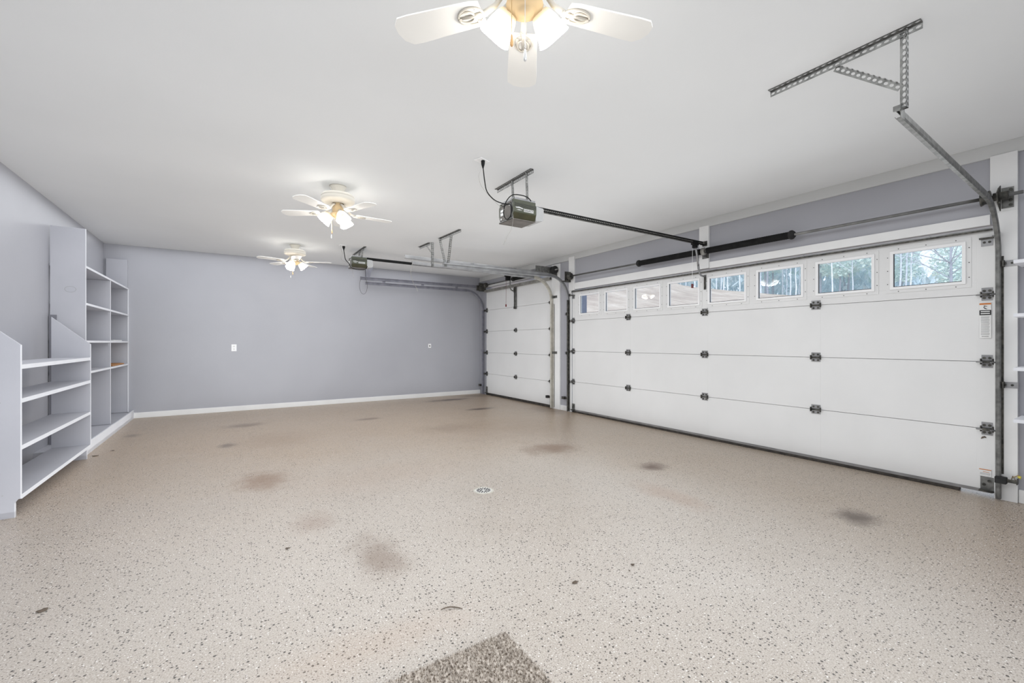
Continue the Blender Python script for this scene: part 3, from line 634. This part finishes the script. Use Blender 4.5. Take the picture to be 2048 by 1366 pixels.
op2 = opener('olive garage door opener near the far wall, beyond the second fan', 1.635, 1.885, 7.285, 7.515, 2.42, 2.60,
             (4.88, 7.47, 2.60), 2.612, 7.45, 1.815, 7.08, 7.88, [(1.815, 7.43, 7.49), (1.815, 7.27, 7.30)], False)
# trolleys, arms and release cords
build('trolley', MB().mat(0).box(4.68, 4.78, 3.195, 3.235, 2.385, 2.425).box(4.71, 4.75, 3.19, 3.24, 2.35, 2.40), 'black', op1)
am = build('door_arm', MB().tube([(4.73, 3.212, 2.40), (4.765, 3.212, 2.27), (4.79, 3.212, 2.15)], .011, 8).beam((4.785, 3.222, 2.23), (4.812, 3.225, 2.10), .004, .022, (1, 0, 0)).tube([(4.80, 3.216, 2.16), (4.815, 3.218, 2.09), (4.835, 3.222, 2.05), (4.87, 3.225, 2.028), (4.952, 3.228, 2.022)], .011, 8), 'galv_light', op1)
cd = build('release_cord', MB().tube([(4.72, 3.24, 2.36), (4.72, 3.243, 2.1), (4.72, 3.245, 1.92)], .0025, 5), 'outlet', op1)
build('handle', MB().box(4.705, 4.735, 3.235, 3.25, 1.865, 1.915), 'red', cd, bevel=.003)
build('trolley', MB().box(4.67, 4.80, 7.45, 7.49, 2.54, 2.585).box(4.70, 4.78, 7.44, 7.50, 2.47, 2.54), 'black', op2)
build('door_arm', MB().tube([(4.80, 7.47, 2.56), (4.80, 7.48, 2.42), (4.81, 7.49, 2.33), (4.84, 7.5, 2.285), (4.88, 7.505, 2.27), (4.95, 7.51, 2.28)], .014, 8), 'galv', op2)
cd = build('release_cord', MB().tube([(4.70, 7.47, 2.47), (4.70, 7.475, 1.98)], .003, 5), 'red', op2)
build('handle', MB().box(4.69, 4.71, 7.465, 7.485, 1.93, 1.98), 'red', cd)
# thin antenna / bell wires and power cords
def smooth_pts(p, n=6):
    p = [Vector(q) for q in p]; out = []
    for i in range(len(p)-1):
        a, b_, c, d = p[max(i-1, 0)], p[i], p[i+1], p[min(i+2, len(p)-1)]
        for k in range(n):
            t_ = k/n
            out.append(.5*((2*b_)+(c-a)*t_+(2*a-5*b_+4*c-d)*t_*t_+(3*b_-a-3*c+d)*t_**3))
    out.append(p[-1]); return out
build('antenna_wire', MB().tube(smooth_pts([(2.066, 3.17, 2.32), (2.063, 3.165, 2.28), (2.063, 3.19, 2.20), (2.03, 3.21, 2.13), (1.985, 3.20, 2.05)]), .0015, 5), 'strut', op1)
build('antenna_wire', MB().tube(smooth_pts([(1.64, 7.30, 2.42), (1.66, 7.30, 2.34), (1.675, 7.29, 2.25)]), .002, 5), 'strut', op2)
ring = [(2.055, 3.22+.085*math.cos(a)*.8, 2.372+.075*math.sin(a)) for a in [i*2*math.pi/24 for i in range(25)]]
pc = thing('power_cord', 'black power cord hanging from the ceiling outlet beside the near opener', 'power cord', (1.775, 3.18, ZC-.03))
build('cable', MB().tube(smooth_pts([(1.775, 3.185, ZC-.06), (1.785, 3.19, 2.62), (1.80, 3.20, 2.56), (1.845, 3.24, 2.495), (1.93, 3.26, 2.445), (2.01, 3.25, 2.425), (2.05, 3.19, 2.405), (2.052, 3.165, 2.36), (2.052, 3.20, 2.30), (2.053, 3.26, 2.295), (2.052, 3.305, 2.36), (2.055, 3.27, 2.45), (2.09, 3.22, 2.505), (2.16, 3.18, 2.505), (2.22, 3.165, 2.49), (2.255, 3.165, 2.465)]), .0045, 7), 'black', pc)
build('plug', MB().lathe([(.004, -.075), (.008, -.065), (.015, -.035), (.017, -.012), (.0, -.012)], (1.775, 3.185, ZC), 12), 'black', pc)
build('bell_wire', MB().tube(smooth_pts([(1.76, 3.19, ZC-.012), (1.765, 3.2, 2.66), (1.755, 3.22, 2.60), (1.80, 3.24, 2.52), (1.95, 3.26, 2.42), (2.05, 3.25, 2.36), (2.063, 3.26, 2.33)]), .0012, 4), 'strut', pc)
pc = thing('power_cord', 'black power cord hanging from the outlet by the far opener', 'power cord', (1.50, 7.2, ZC-.03))
build('cable', MB().tube(smooth_pts([(1.50, 7.20, ZC-.06), (1.515, 7.22, 2.60), (1.545, 7.28, 2.53), (1.60, 7.33, 2.49), (1.632, 7.38, 2.46)]), .006, 7), 'black', pc)
build('slack_loop', MB().tube(smooth_pts([(1.628, 7.33, 2.44), (1.645, 7.275, 2.40), (1.76, 7.268, 2.385), (1.86, 7.272, 2.41), (1.885, 7.277, 2.455)]), .005, 7), 'black', pc)
build('plug', MB().lathe([(.005, -.075), (.010, -.06), (.02, -.035), (.022, -.012), (.0, -.012)], (1.50, 7.2, ZC), 12), 'black', pc)
build('bell_wire', MB().tube(smooth_pts([(1.44, 7.12, ZC-.012), (1.45, 7.15, 2.66), (1.475, 7.18, 2.60), (1.46, 7.2, 2.53), (1.50, 7.24, 2.50), (1.632, 7.34, 2.47)]), .0018, 4), 'strut', pc)
tag(build('hanging_wire', MB().tube(smooth_pts([(2.27, 6.20, 2.44), (2.255, 6.20, 2.35), (2.235, 6.20, 2.24), (2.27, 6.20, 2.10), (2.32, 6.20, 2.02), (2.345, 6.2, 1.965)]), .0028, 5), 'strut', loc=(2.27, 6.2, 2.44)),
    'thin wire dangling from the end of the double rails', 'wire')

# ------------------------------------------------------------------ outlets
def ceiling_outlet(label, x, y, rot):
    o = thing('ceiling_outlet', label, 'outlet', (x, y, ZC))
    c, s_ = math.cos(rot), math.sin(rot)
    build('cover_plate', MB().obox((x, y, ZC-.004), (c, s_, 0), (-s_, c, 0), (0, 0, 1), .055, .04, .004), 'outlet', o, bevel=.002)
    build('socket', MB().mat(0).obox((x+c*.024, y+s_*.024, ZC-.009), (c, s_, 0), (-s_, c, 0), (0, 0, 1), .016, .014, .002).obox((x-c*.024, y-s_*.024, ZC-.009), (c, s_, 0), (-s_, c, 0), (0, 0, 1), .016, .014, .002), 'paper', o, bevel=.001)
    return o
ceiling_outlet('white ceiling outlet above the near garage door opener', 1.77, 3.20, R(20))
ceiling_outlet('white ceiling outlet by the far garage door opener', 1.475, 7.18, R(10))
def wall_outlet(label, x, z, kind):
    o = thing('wall_outlet' if kind else 'wall_jack', label, 'outlet', (x, YB, z))
    w, h = (.038, .06) if kind else (.033, .045)
    build('cover_plate', MB().box(x-w, x+w, YB-.006, YB, z-h, z+h), 'outlet', o, bevel=.002)
    if kind:
        for dz in (-.024, .024):
            mb = MB().mat(0).box(x-.017, x+.017, YB-.009, YB-.006, z+dz-.015, z+dz+.015).mat(1)
            mb.box(x-.008, x-.005, YB-.0105, YB-.009, z+dz-.005, z+dz+.007).box(x+.005, x+.008, YB-.0105, YB-.009, z+dz-.005, z+dz+.007)
            build('socket', mb, ['paper', 'hole'], o)
    else:
        build('socket', MB().box(x-.010, x+.010, YB-.009, YB-.006, z-.018, z+.014), 'hole', o)
wall_outlet('white double outlet on the left half of the far wall', .05, 1.11, True)
wall_outlet('small white jack plate with a dark socket near the single door', 3.69, 1.13, False)

# ------------------------------------------------------------------ ceiling fans
def make_fan():
    f = thing('ceiling_fan', '', 'ceiling fan', (0, 0, 0), group='white ceiling fans')
    # local z measured down from the ceiling
    build('canopy', MB().lathe([(0, 0), (.078, 0), (.078, -.007), (.066, -.022), (.056, -.045), (.050, -.07), (.048, -.09)], n=32), 'fan', f)
    build('motor_housing', MB().lathe([(.05, -.072), (.11, -.078), (.142, -.086), (.153, -.098), (.155, -.110), (.151, -.114), (.155, -.118), (.156, -.145), (.150, -.154), (.125, -.162), (.105, -.165), (.085, -.170), (.055, -.172)], n=48), 'fan', f)
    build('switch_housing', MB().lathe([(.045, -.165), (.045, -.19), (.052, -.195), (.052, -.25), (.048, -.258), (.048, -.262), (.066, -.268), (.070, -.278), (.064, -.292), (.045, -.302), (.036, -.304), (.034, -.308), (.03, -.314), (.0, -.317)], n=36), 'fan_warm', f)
    for k in range(5):
        a = R(72*k); ca, sa = math.cos(a), math.sin(a)
        rotm = Matrix.Rotation(a, 3, 'Z') @ Matrix.Rotation(R(5), 3, 'X')
        drop = Vector((0, 0, -.262))
        def P_(x, y, z): return rotm @ Vector((x, y, z))+drop
        # blade: squared paddle with clipped corners
        outl = [(.17, -.050), (.20, -.058), (.46, -.070), (.505, -.068), (.532, -.040), (.540, 0), (.532, .040), (.505, .068), (.46, .070), (.20, .058), (.17, .050)]
        mb = MB().add([P_(x, y, .003) for x, y in outl]+[P_(x, y, -.003) for x, y in outl],
                      [tuple(range(11)), tuple(range(21, 10, -1))]+[(i, 11+i, 11+(i+1) % 11, (i+1) % 11) for i in range(11)])
        bl = build('blade', mb, 'blade', f)
        mb = MB()
        mb.tube([Vector((ca*.045, sa*.045, -.185)), Vector((ca*.075, sa*.075, -.20)), Vector((ca*.115, sa*.115, -.248)), Vector((ca*.16, sa*.16, -.268))], [.012, .011, .010, .012], 8)
        for rx, ry, cx in ((.052, .038, .215), (.034, .024, .235)):
            pts = [P_(cx+rx*math.cos(q), ry*math.sin(q), -.007) for q in [i*2*math.pi/20 for i in range(21)]]
            mb.tube(pts, .0045, 6)
        mb.tube([P_(.15, 0, -.006), P_(.18, 0, -.007), P_(.27, 0, -.006)], [.012, .009, .004], 6)
        for sx, sy in ((.19, .025), (.19, -.025), (.26, 0)): mb.disc(P_(sx, sy, -.010), P_(0, 0, -1)-drop, .006, 8, .003)
        build('blade_iron', mb, 'fan', f)
    for k in range(3):
        a = R(120*k)
        axis = Vector((math.cos(a)*math.sin(R(42)), math.sin(a)*math.sin(R(42)), -math.cos(R(42))))
        q = Vector((0, 0, 1)).rotation_difference(axis).to_matrix()
        c0 = Vector((math.cos(a)*.052, math.sin(a)*.054, -.262))
        s_ = build('socket_cup', MB().lathe([(.0, -.012), (.022, -.012), (.026, .0), (.030, .02), (.031, .034)], c0, 20, q).tube([(math.cos(a)*.02, math.sin(a)*.02, -.262), tuple(c0)], .012, 8), 'fan', f)
        prof = [(.029, .022), (.034, .028), (.040, .040), (.045, .056), (.050, .076), (.054, .096), (.060, .114), (.063, .124)]
        def rim(i, t_): 
            w = max(0, (i-4)/3); return 1+.07*w*math.cos(4*t_+R(45))
        build('lamp_shade', MB().lathe(prof, c0, 40, q, rim=rim), 'lampglass', s_, solid=.003)
    for (x, y, l, bm, ch) in ((-.045, .048, .160, 'woodbob', 'brass'), (-.062, .0, .225, 'chrome', 'chrome')):
        z0 = -.255
        n = int(l/.0045); mb = MB()
        mb.tube([(x, y, z0), (x, y, z0-l)], .0009, 4)
        pts, rs = [], []
        for i in range(n*2): pts.append((x, y, z0-l*i/(n*2))); rs.append(.0019 if i % 2 else .0007)
        mb.tube(pts, rs, 6)
        c_ = build('pull_chain', mb, ch, f)
        build('chain_knob', MB().lathe([(.001, 0), (.003, -.004), (.0045, -.015), (.0065, -.030), (.0062, -.040), (.003, -.045), (0, -.045)], (x, y, z0-l), 14), bm, c_)
    return f
fan = make_fan()
fan.location = (.92, 1.333, ZC); fan.rotation_euler = (0, 0, R(57))
fan['label'] = 'white ceiling fan with lit shades at the top edge, nearest the camera'
f2 = dup(fan, (.885, 4.508, ZC), R(4), 'white ceiling fan with lit shades in the middle of the row of three')
def turn_lamps(f_, deg):
    for o in bpy.data.objects:
        if o.parent == f_ and o.name.startswith('socket_cup'): o.rotation_euler = (0, 0, R(deg))
turn_lamps(fan, 60); turn_lamps(f2, 36)
f3 = dup(fan, (.849, 7.576, ZC), R(-22), 'white ceiling fan with lit shades nearest the far wall')

turn_lamps(f3, 19)
for o in [o for o in bpy.data.objects if o.parent == fan and o.name.startswith('socket_cup')]:   # the near fan carries only two lamps
    a = R(57)+o.rotation_euler.z
    c_ = sum((Vector(v.co) for v in o.data.vertices), Vector())/len(o.data.vertices)
    d_ = Matrix.Rotation(a, 3, 'Z') @ c_
    if d_.x*-.54+d_.y*-.84 > .02:
        for ch in [q for q in bpy.data.objects if q.parent == o]: bpy.data.objects.remove(ch)
        bpy.data.objects.remove(o)
# ------------------------------------------------------------------ shelving, left wall
def brd(mb, x0, x1, y0, y1, z0, z1, edge):
    """board: body in material 0, front edge strip (x1 side or given) in material 1"""
    mb.mat(0).box(x0, x1-.002, y0, y1, z0, z1)
    mb.mat(1).box(x1-.002, x1, y0, y1, z0, z1); mb.mat(0)
    return mb
t = thing('shelving_unit', 'tall lavender built-in shelving unit in the far left corner', 'shelving unit', (-1.5, 7.8, 0))
xf = -1.348
SM = ['shelf', 'shelf_edge']
sp_ = build('side_panel', brd(MB(), XL+.012, xf, 6.612, 6.634, .11, 2.462, 0), SM, t)
build('scuff_mark', MB().tube([(-1.47+.045*math.cos(a), 6.6115, 1.785+.032*math.sin(a)) for a in [i*2*math.pi/24 for i in range(25)]], .0012, 4), 'greyink', sp_)
build('slot_shade_strip', MB().box(-1.628, -1.575, 6.59, 6.611, .10, 1.50), 'shadow_paint', t)  # shade of the slot behind the low unit, put in as a dark strip
build('divider', brd(MB(), XL, xf, 7.797, 7.817, .11, 2.03, 0), SM, t)
build('end_panel', MB().mat(0).box(XL+.03, xf-.01, YB-.034, YB, .11, 2.50).mat(1).box(xf-.012, xf, YB-.034, YB, .11, 2.05), SM, t)
build('shelf', brd(MB(), XL, xf, 6.634, YB-.022, 2.032, 2.056, 0), SM, t)
for y0, y1 in ((6.634, 7.797), (7.817, YB-.022)):
    for z in (1.63, 1.212, .862): build('shelf', brd(MB(), XL, xf+.004, y0, y1, z-.012, z+.012, 0), SM, t)
for y0, ysg in ((7.797, -1), (YB-.022, -1)):
    for z in (1.63, 1.212, 2.044):
        if z > 2 and y0 < 8: continue
        build('cleat', MB().box(XL, xf-.02, y0+ysg*.018, y0, z-.05, z-.012), 'shelf', t)
build('base', MB().mat(0).box(XL, -1.30, 6.18, YB, .0, .105).mat(1).box(-1.30, -1.285, 6.18, YB-.002, 0, .13), SM, t)
t = thing('shelving_unit', 'low lavender shelving unit with slanted side panels at the left edge', 'shelving unit', (-1.36, 5.25, 0))
xb, xq = -1.50, -1.215
def low_panel(y0, y1):
    poly = [(xb, 0), (xq-.028, 0), (xq-.028, .10), (xq-.01, .125), (xq, .125), (xq, 1.185), (xb, 1.455)]
    mb = MB().prism([(x, y0, z) for x, z in poly], (0, 0, 0), (0, y1-y0, 0))
    mb.mat(1).box(xq, xq+.0015, y0, y1, .125, 1.185).box(xq-.028, xq-.0265, y0, y1, 0, .10)
    return mb
build('side_panel', low_panel(4.352, 4.374), SM, t)
build('side_panel', low_panel(6.13, 6.152), SM, t)
for z in (.135, .475, .80, 1.035): build('shelf', brd(MB(), xb, xq, 4.374, 6.13, z-.017, z+.013, 0), SM, t)
mb = MB()
for (x, z) in ((-1.32, 1.06), (-1.31, .79), (-1.325, .46), (-1.30, .16), (-1.35, 1.22)): mb.disc((x, 4.352, z), (0, -1, 0), .004, 6, .001)
build('screw_heads', mb, 'greyink', t)
# bits on the shelves
tag(build('wooden_board', MB().prism([(-1.60, 8.08, .8755), (-1.36, 8.0, .8755), (-1.36, 8.75, .8755), (-1.44, 8.9, .8755), (-1.60, 8.85, .8755)], (0, 0, 0), (0, 0, .016)), 'board', loc=(-1.48, 8.4, .8755), bevel=.002),
    'orange-brown wooden board lying on a shelf of the tall unit', 'board')
tag(build('white_panel', MB().box(-1.56, -1.40, 8.3, 8.85, 1.2245, 1.240), 'paper', loc=(-1.5, 8.6, 1.2245), bevel=.002), 'thin white panel lying on a shelf in the corner', 'panel')
pb = thing('clamp_rack', 'small pale metal rack standing on a shelf of the tall unit', 'rack', (-1.5, 7.0, .874))
build('upright', MB().box(-1.50, -1.47, 6.95, 6.98, .8745, 1.19).box(-1.50, -1.47, 7.12, 7.14, .8745, 1.19), 'galv_light', pb)
build('crossbar', MB().box(-1.515, -1.455, 6.93, 7.16, 1.16, 1.195).box(-1.50, -1.46, 7.20, 7.27, 1.165, 1.195), 'galv', pb)

# shelving at the right edge of the view
t = thing('shelving_unit', 'pale shelves against the right wall at the right edge', 'shelving unit', (4.8, 0, 0))
for z in (.645, 1.012, 1.395, 1.775): build('shelf', brd(MB(), 4.66, XR-.005, -.9, .65, z-.012, z+.012, 0), ['shelf_edge', 'shelf_edge'], t)
build('back_board', MB().box(XR-.02, XR-.001, -.9, .62, .30, 1.80), 'shelf', t)
for y in (.50, -.3): build('upright', MB().box(XR-.05, XR-.02, y-.02, y+.02, .25, 1.80), 'shelf', t)

# ------------------------------------------------------------------ on the floor
dr = thing('floor_drain', 'round metal floor drain set in the beige floor', 'drain', (1.723, 3.083, 0))
dx, dy = 1.723, 3.083
build('rim', MB().lathe([(.083, .0005), (.080, .003), (.066, .003), (.064, .001)], (dx, dy, 0), 40), 'track_cream', dr)
build('grate', MB().lathe([(.066, .002), (.0, .002)], (dx, dy, 0), 40), 'concrete', dr)
mb = MB()
for rr_, n in ((.026, 8), (.048, 16)):
    for k in range(n):
        a = 2*math.pi*k/n; d = (math.cos(a), math.sin(a), 0)
        mb.obox((dx+d[0]*rr_, dy+d[1]*rr_, .003), d, (-d[1], d[0], 0), (0, 0, 1), .009, .0042, .0008)
build('slots', mb, 'hole', dr)
# carpet mat with pile
mb = MB(); mx0, mx1, my0, my1 = .05, .945, .90, 1.512
mb.box(mx0, mx1, my0, my1, 0, .008)
mt = thing('carpet_mat', 'grey-brown pile carpet mat at the bottom edge of the view', 'mat', ((mx0+mx1)/2, (my0+my1)/2, 0))
build('backing', mb, 'mat', mt)
mb = MB()
for k in range(26000):
    x = rnd.uniform(mx0-.002, mx1+.003); y = rnd.uniform(my0+.1, my1+.003)
    a = rnd.uniform(0, 6.28); l = rnd.uniform(.006, .013); w = .0022
    tx, ty = x+math.cos(a)*rnd.uniform(.001, .006), y+math.sin(a)*rnd.uniform(.001, .006)
    wx, wy_ = -math.sin(a)*w, math.cos(a)*w
    mb.add([(x-wx, y-wy_, .006), (x+wx, y+wy_, .006), (tx, ty, .008+l)], [(0, 1, 2)])
pl = build('pile', mb, 'mat', mt); pl['kind'] = 'stuff'
def flat_bits(name, pts, mat, label, cat, r=.004):
    o = build(name, MB().tube(smooth_pts([(x, y, z) for x, y, z in pts], 3), [r*(.5+.5*math.sin(math.pi*(i+.5)/((len(pts)-1)*3+1))) for i in range((len(pts)-1)*3+1)], 6), mat, loc=pts[0])
    return tag(o, label, cat)
flat_bits('twig', [(.79, 1.805, .004), (.82, 1.80, .008), (.85, 1.785, .006), (.875, 1.76, .004)], 'leaf', 'thin curved brown twig on the floor in front of the mat', 'twig', .0028)
def leafy(label, x, y, s, name='dry_leaf', seed=1):
    rr_ = random.Random(seed); mb = MB()
    n = 10; ring_ = [(x+s*(.6+.5*rr_.random())*math.cos(2*math.pi*k/n), y+s*.6*(.6+.5*rr_.random())*math.sin(2*math.pi*k/n), .002+.006*rr_.random()) for k in range(n)]
    mb.add([(x, y, .007)]+ring_, [(0, k+1, (k+1) % n+1) for k in range(n)])
    return tag(build(name, mb, 'leaf', loc=(x, y, 0), solid=.002), label, 'debris')
leafy('crumpled grey-brown leaf on the floor right of the mat', 1.443, 1.648, .018, seed=2)
leafy('small dark leaf scrap on the floor, farther right than the crumpled leaf', 1.82, 1.61, .015, seed=3)
leafy('tiny black crumb on the floor beside the dark leaf scrap', 1.755, 1.575, .006, 'crumb', seed=4)
leafy('dark brown leaf lying alone at the left of the floor', -.708, 2.769, .022, seed=5)
leafy('small brown scrap on the floor left of the broad brown stain', .278, 2.829, .014, seed=6)
leafy('black leaf crumb on the floor at the foot of the low shelving', -1.20, 6.25, .035, seed=7)
leafy('dark crumb on the floor in front of the tall shelving base', -1.10, 6.45, .022, 'crumb', seed=8)

# ------------------------------------------------------------------ outdoors
def elev(az):
    k = [(20, .22), (42, .19), (50, .155), (54.7, .122), (60, .107), (66.5, .090), (72, .078), (80, .055), (100, .03), (140, .0)]
    if az <= k[0][0]: return k[0][1]
    for (a, ea), (b_, eb) in zip(k, k[1:]):
        if a <= az <= b_: return ea+(eb-ea)*(az-a)/(b_-a)
    return 0
def height(x, y):
    r = math.hypot(x, y); az = math.degrees(math.atan2(x, y))
    top = 1.2+68*elev(max(az, 20))
    q = min(max((r-11)/57, 0), 1)
    return -.06+(top+.06)*q + (.03*(r-68) if r > 68 else 0)
mb = MB(); nx, ny = 60, 70; vs = []
for i in range(nx+1):
    for j in range(ny+1):
        x = 5.2+(i/nx)**1.4*150; y = -70+j*3.2
        vs.append((x, y, height(x, y)-(.05 if x < 9 else 0)))
mb.add(vs, [(i*(ny+1)+j, (i+1)*(ny+1)+j, (i+1)*(ny+1)+j+1, i*(ny+1)+j+1) for i in range(nx) for j in range(ny)], True)
S('ground_outside', mb, 'grass', 'dry tan grass field rising outside the garage door windows', 'field')
S('driveway', MB().box(W1+.02, 9, -3, 10, -.14, -.012), 'concrete', 'pale concrete apron outside the garage doors', 'driveway')
S('house_wing', MB().box(6.75, 7.0, 7.58, 9.5, -.1, 5), 'siding', 'blue-grey exterior pier seen through the farthest window', 'wall')
def bare_tree(rg, h, th, nb, spread=1.0):
    mb = MB(); pts = []; x = y = 0
    for i in range(9):
        pts.append((x, y, h*i/8)); x += rg.uniform(-.09, .09)*h/14; y += rg.uniform(-.09, .09)*h/14
    mb.tube(pts, [th*(1-.11*i) for i in range(9)], 6, cap=False)
    tw = MB()
    for k in range(nb):
        q = rg.uniform(.28, .97); i = min(int(q*8), 7); p = Vector(pts[i]).lerp(Vector(pts[i+1]), q*8-i)
        a = rg.uniform(0, 6.28); l = h*(1-q*.75)*rg.uniform(.22, .42)*spread; up = rg.uniform(.5, 1.3)
        d = Vector((math.cos(a), math.sin(a), up)).normalized()
        e = p+d*l; m_ = p+d*l*.5+Vector((rg.uniform(-.1, .1), rg.uniform(-.1, .1), -.08))*l*.5
        mb.tube([p, m_, e], [th*.38*(1-q*.5), th*.22, th*.07], 4, cap=False)
        for s_ in range(5):
            b0 = m_.lerp(e, rg.random()); d2 = (d+Vector((rg.uniform(-1, 1), rg.uniform(-1, 1), rg.uniform(-.3, .8)))).normalized()
            tw.tube([b0, b0+d2*l*.4], [th*.10, th*.04], 3, cap=False)
            for s2 in range(3):
                b1 = b0+d2*l*.4*rg.random(); d3 = (d2+Vector((rg.uniform(-1, 1), rg.uniform(-1, 1), rg.uniform(-.5, .7)))).normalized()
                tw.tube([b1, b1+d3*l*.25], [th*.06, th*.03], 3, cap=False)
    return mb, tw
def crown(rg, h, base, rad, n, size, cone=True):
    mb = MB()
    for k in range(n):
        q = rg.random(); z = base+(h-base)*q
        rr_ = rad*((1-q)**.7 if cone else math.sin(math.pi*min(.97, q*.8+.15)))*math.sqrt(rg.random())
        a = rg.uniform(0, 6.28); c = Vector((rr_*math.cos(a), rr_*math.sin(a), z+rg.uniform(-.3, .3)))
        u = Vector((rg.uniform(-1, 1), rg.uniform(-1, 1), rg.uniform(-.6, .6))).normalized()*size*rg.uniform(.5, 1.3)
        w = u.cross(Vector((rg.uniform(-1, 1), rg.uniform(-1, 1), rg.uniform(-1, 1)))).normalized()*size*.5
        mb.add([c-u, c+w, c+u, c-w], [(0, 1, 2, 3)])
    return mb
protos = []
for s_, (lbl, h) in enumerate([('pale-trunked bare winter tree in the woods behind the field', 15), ('pale-trunked bare winter tree in the woods behind the field', 17), ('pale-trunked bare winter tree in the woods behind the field', 13)]):
    rg = random.Random(20+s_)
    r_ = thing('bare_tree', lbl, 'tree', (0, 0, 0), group='bare winter trees in the woods beyond the field')
    a_, b_ = bare_tree(rg, h, .11, 20)
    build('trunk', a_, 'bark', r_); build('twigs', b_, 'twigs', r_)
    protos.append(r_)
pines = []
for s_ in range(2):
    rg = random.Random(40+s_)
    r_ = thing('pine_tree', 'soft green pine in the woods behind the field', 'tree', (0, 0, 0), group='green pines in the woods beyond the field')
    a_, b_ = bare_tree(rg, 14, .17, 6)
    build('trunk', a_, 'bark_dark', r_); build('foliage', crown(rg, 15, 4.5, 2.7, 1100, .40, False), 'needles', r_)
    pines.append(r_)
spots = []; placed = []
rg = random.Random(5)
for k in range(420):
    az = rg.uniform(47, 86); r = rg.uniform(69, 102); p_ = (r*math.sin(R(az)), r*math.cos(R(az)))
    if any(math.hypot(p_[0]-q_[0], p_[1]-q_[1]) < 2.3 for q_ in placed): continue
    placed.append(p_)
    spots.append((az, r, 'b' if rg.random() < .66 else 'p'))
used = set()
for k, (az, r, kd) in enumerate(spots):
    pool = protos if kd == 'b' else pines; i = rg.randrange(len(pool)); src = pool[i]
    x, y = r*math.sin(R(az)), r*math.cos(R(az)); z = height(x, y)-.1
    sc = rg.uniform(.75, 1.15)
    if az > 75.5: sc *= .52
    if az < 58: sc *= .8
    if src.name in used: dup(src, (x, y, z), rg.uniform(0, 6.28), scale=sc)
    else:
        used.add(src.name); src.location = (x, y, z); src.scale = (sc,)*3
rg = random.Random(77)
bt = thing('bare_tree', 'large dark spreading bare tree at the right of the nearest window', 'tree', (0, 0, 0))
a_, b_ = bare_tree(rg, 9.5, .115, 44, 1.4)
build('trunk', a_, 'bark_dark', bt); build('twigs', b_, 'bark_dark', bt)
azb, rb = 78.3, 44
bt.location = (rb*math.sin(R(azb)), rb*math.cos(R(azb)), height(rb*math.sin(R(azb)), rb*math.cos(R(azb)))-.1)
# tangled underbrush between the trunks
mb = MB(); rg = random.Random(9)
for k in range(15000):
    az = rg.uniform(46, 88); r = rg.uniform(84, 100); x, y = r*math.sin(R(az)), r*math.cos(R(az))
    z = height(x, y)+rg.random()**1.3*((9 if az < 75 else 4.2))
    u = Vector((rg.uniform(-.5, .5), rg.uniform(-.5, .5), rg.uniform(.2, 1))).normalized()*rg.uniform(.3, .9)
    w = Vector((rg.uniform(-1, 1), rg.uniform(-1, 1), rg.uniform(-.3, .3))).normalized()*rg.uniform(.1, .45)
    mb.add([(Vector((x, y, z))-u), (Vector((x, y, z))+w), (Vector((x, y, z))+u), (Vector((x, y, z))-w)], [(0, 1, 2, 3)])
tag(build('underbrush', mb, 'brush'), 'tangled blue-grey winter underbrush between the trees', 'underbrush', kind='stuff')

# ------------------------------------------------------------------ light
w = bpy.data.worlds.new('overcast_sky'); bpy.context.scene.world = w; w.use_nodes = True
nt = w.node_tree; bg = nt.nodes['Background']
tc = node(nt, 'ShaderNodeTexCoord'); sp = node(nt, 'ShaderNodeSeparateXYZ'); nt.links.new(tc.outputs['Generated'], sp.inputs[0])
nt.links.new(ramp(nt, sp.outputs[2], [(0, (.86, .91, 1.0)), (.35, (.80, .88, 1.0)), (1, (.66, .79, 1.0))]), bg.inputs[0])
bg.inputs[1].default_value = 1.5
sun = bpy.data.lights.new('hazy_sun', 'SUN'); sun.energy = 2.4; sun.angle = R(25); sun.color = (1, .97, .93)
so = bpy.data.objects.new('hazy_sun', sun); C.objects.link(so); so.rotation_euler = Vector((-.85, -.25, .55)).to_track_quat('Z', 'Y').to_euler()
def area(name, loc, rot, sx, sy, power, col=(1, 1, 1), spread=180):
    l = bpy.data.lights.new(name, 'AREA'); l.shape = 'RECTANGLE'; l.size = sx; l.size_y = sy; l.energy = power; l.color = col; l.spread = R(spread)
    o = bpy.data.objects.new(name, l); C.objects.link(o); o.location = loc; o.rotation_euler = rot; return o
area('daylight_from_behind', (.5, YF+.12, 1.35), (R(84), 0, 0), 4.0, 2.2, 54, (.935, .97, 1.0), 80)
area('bounce_fill_up', (1.7, 3.2, .04), (R(180), 0, 0), 6.2, 11.2, 98, (.935, .97, 1.0))  # added fill at floor level that keeps the ceiling evenly bright
area('overhead_fill', (1.2, 3.6, ZC-.004), (0, 0, 0), 5.4, 10.6, 214, (.935, .97, 1.0))  # added soft fill under the ceiling, no fixture there

area('left_wall_fill', (XR-.35, 3.6, 1.75), (R(90), 0, R(90)), 5.5, 1.0, 17, (.93, .97, 1.0), 115)  # unseen lamp added inside the doors to brighten the left wall

# ------------------------------------------------------------------ camera
cam = bpy.data.cameras.new('camera'); cam.sensor_width = 36; cam.lens = FPX/2048*36; cam.shift_y = 2.33/2048
cam.clip_start = .05; cam.clip_end = 400
co = bpy.data.objects.new('camera', cam); C.objects.link(co)
co.location = (0, 0, CAM_H); co.rotation_euler = (R(90), 0, -YAW)
sc = bpy.context.scene; sc.camera = co
sc.view_settings.view_transform = 'Standard'; sc.view_settings.look = 'None'; sc.view_settings.exposure = 0
sc.cycles.max_bounces = 8; sc.cycles.diffuse_bounces = 5; sc.cycles.transparent_max_bounces = 12
sc.cycles.sample_clamp_indirect = 6
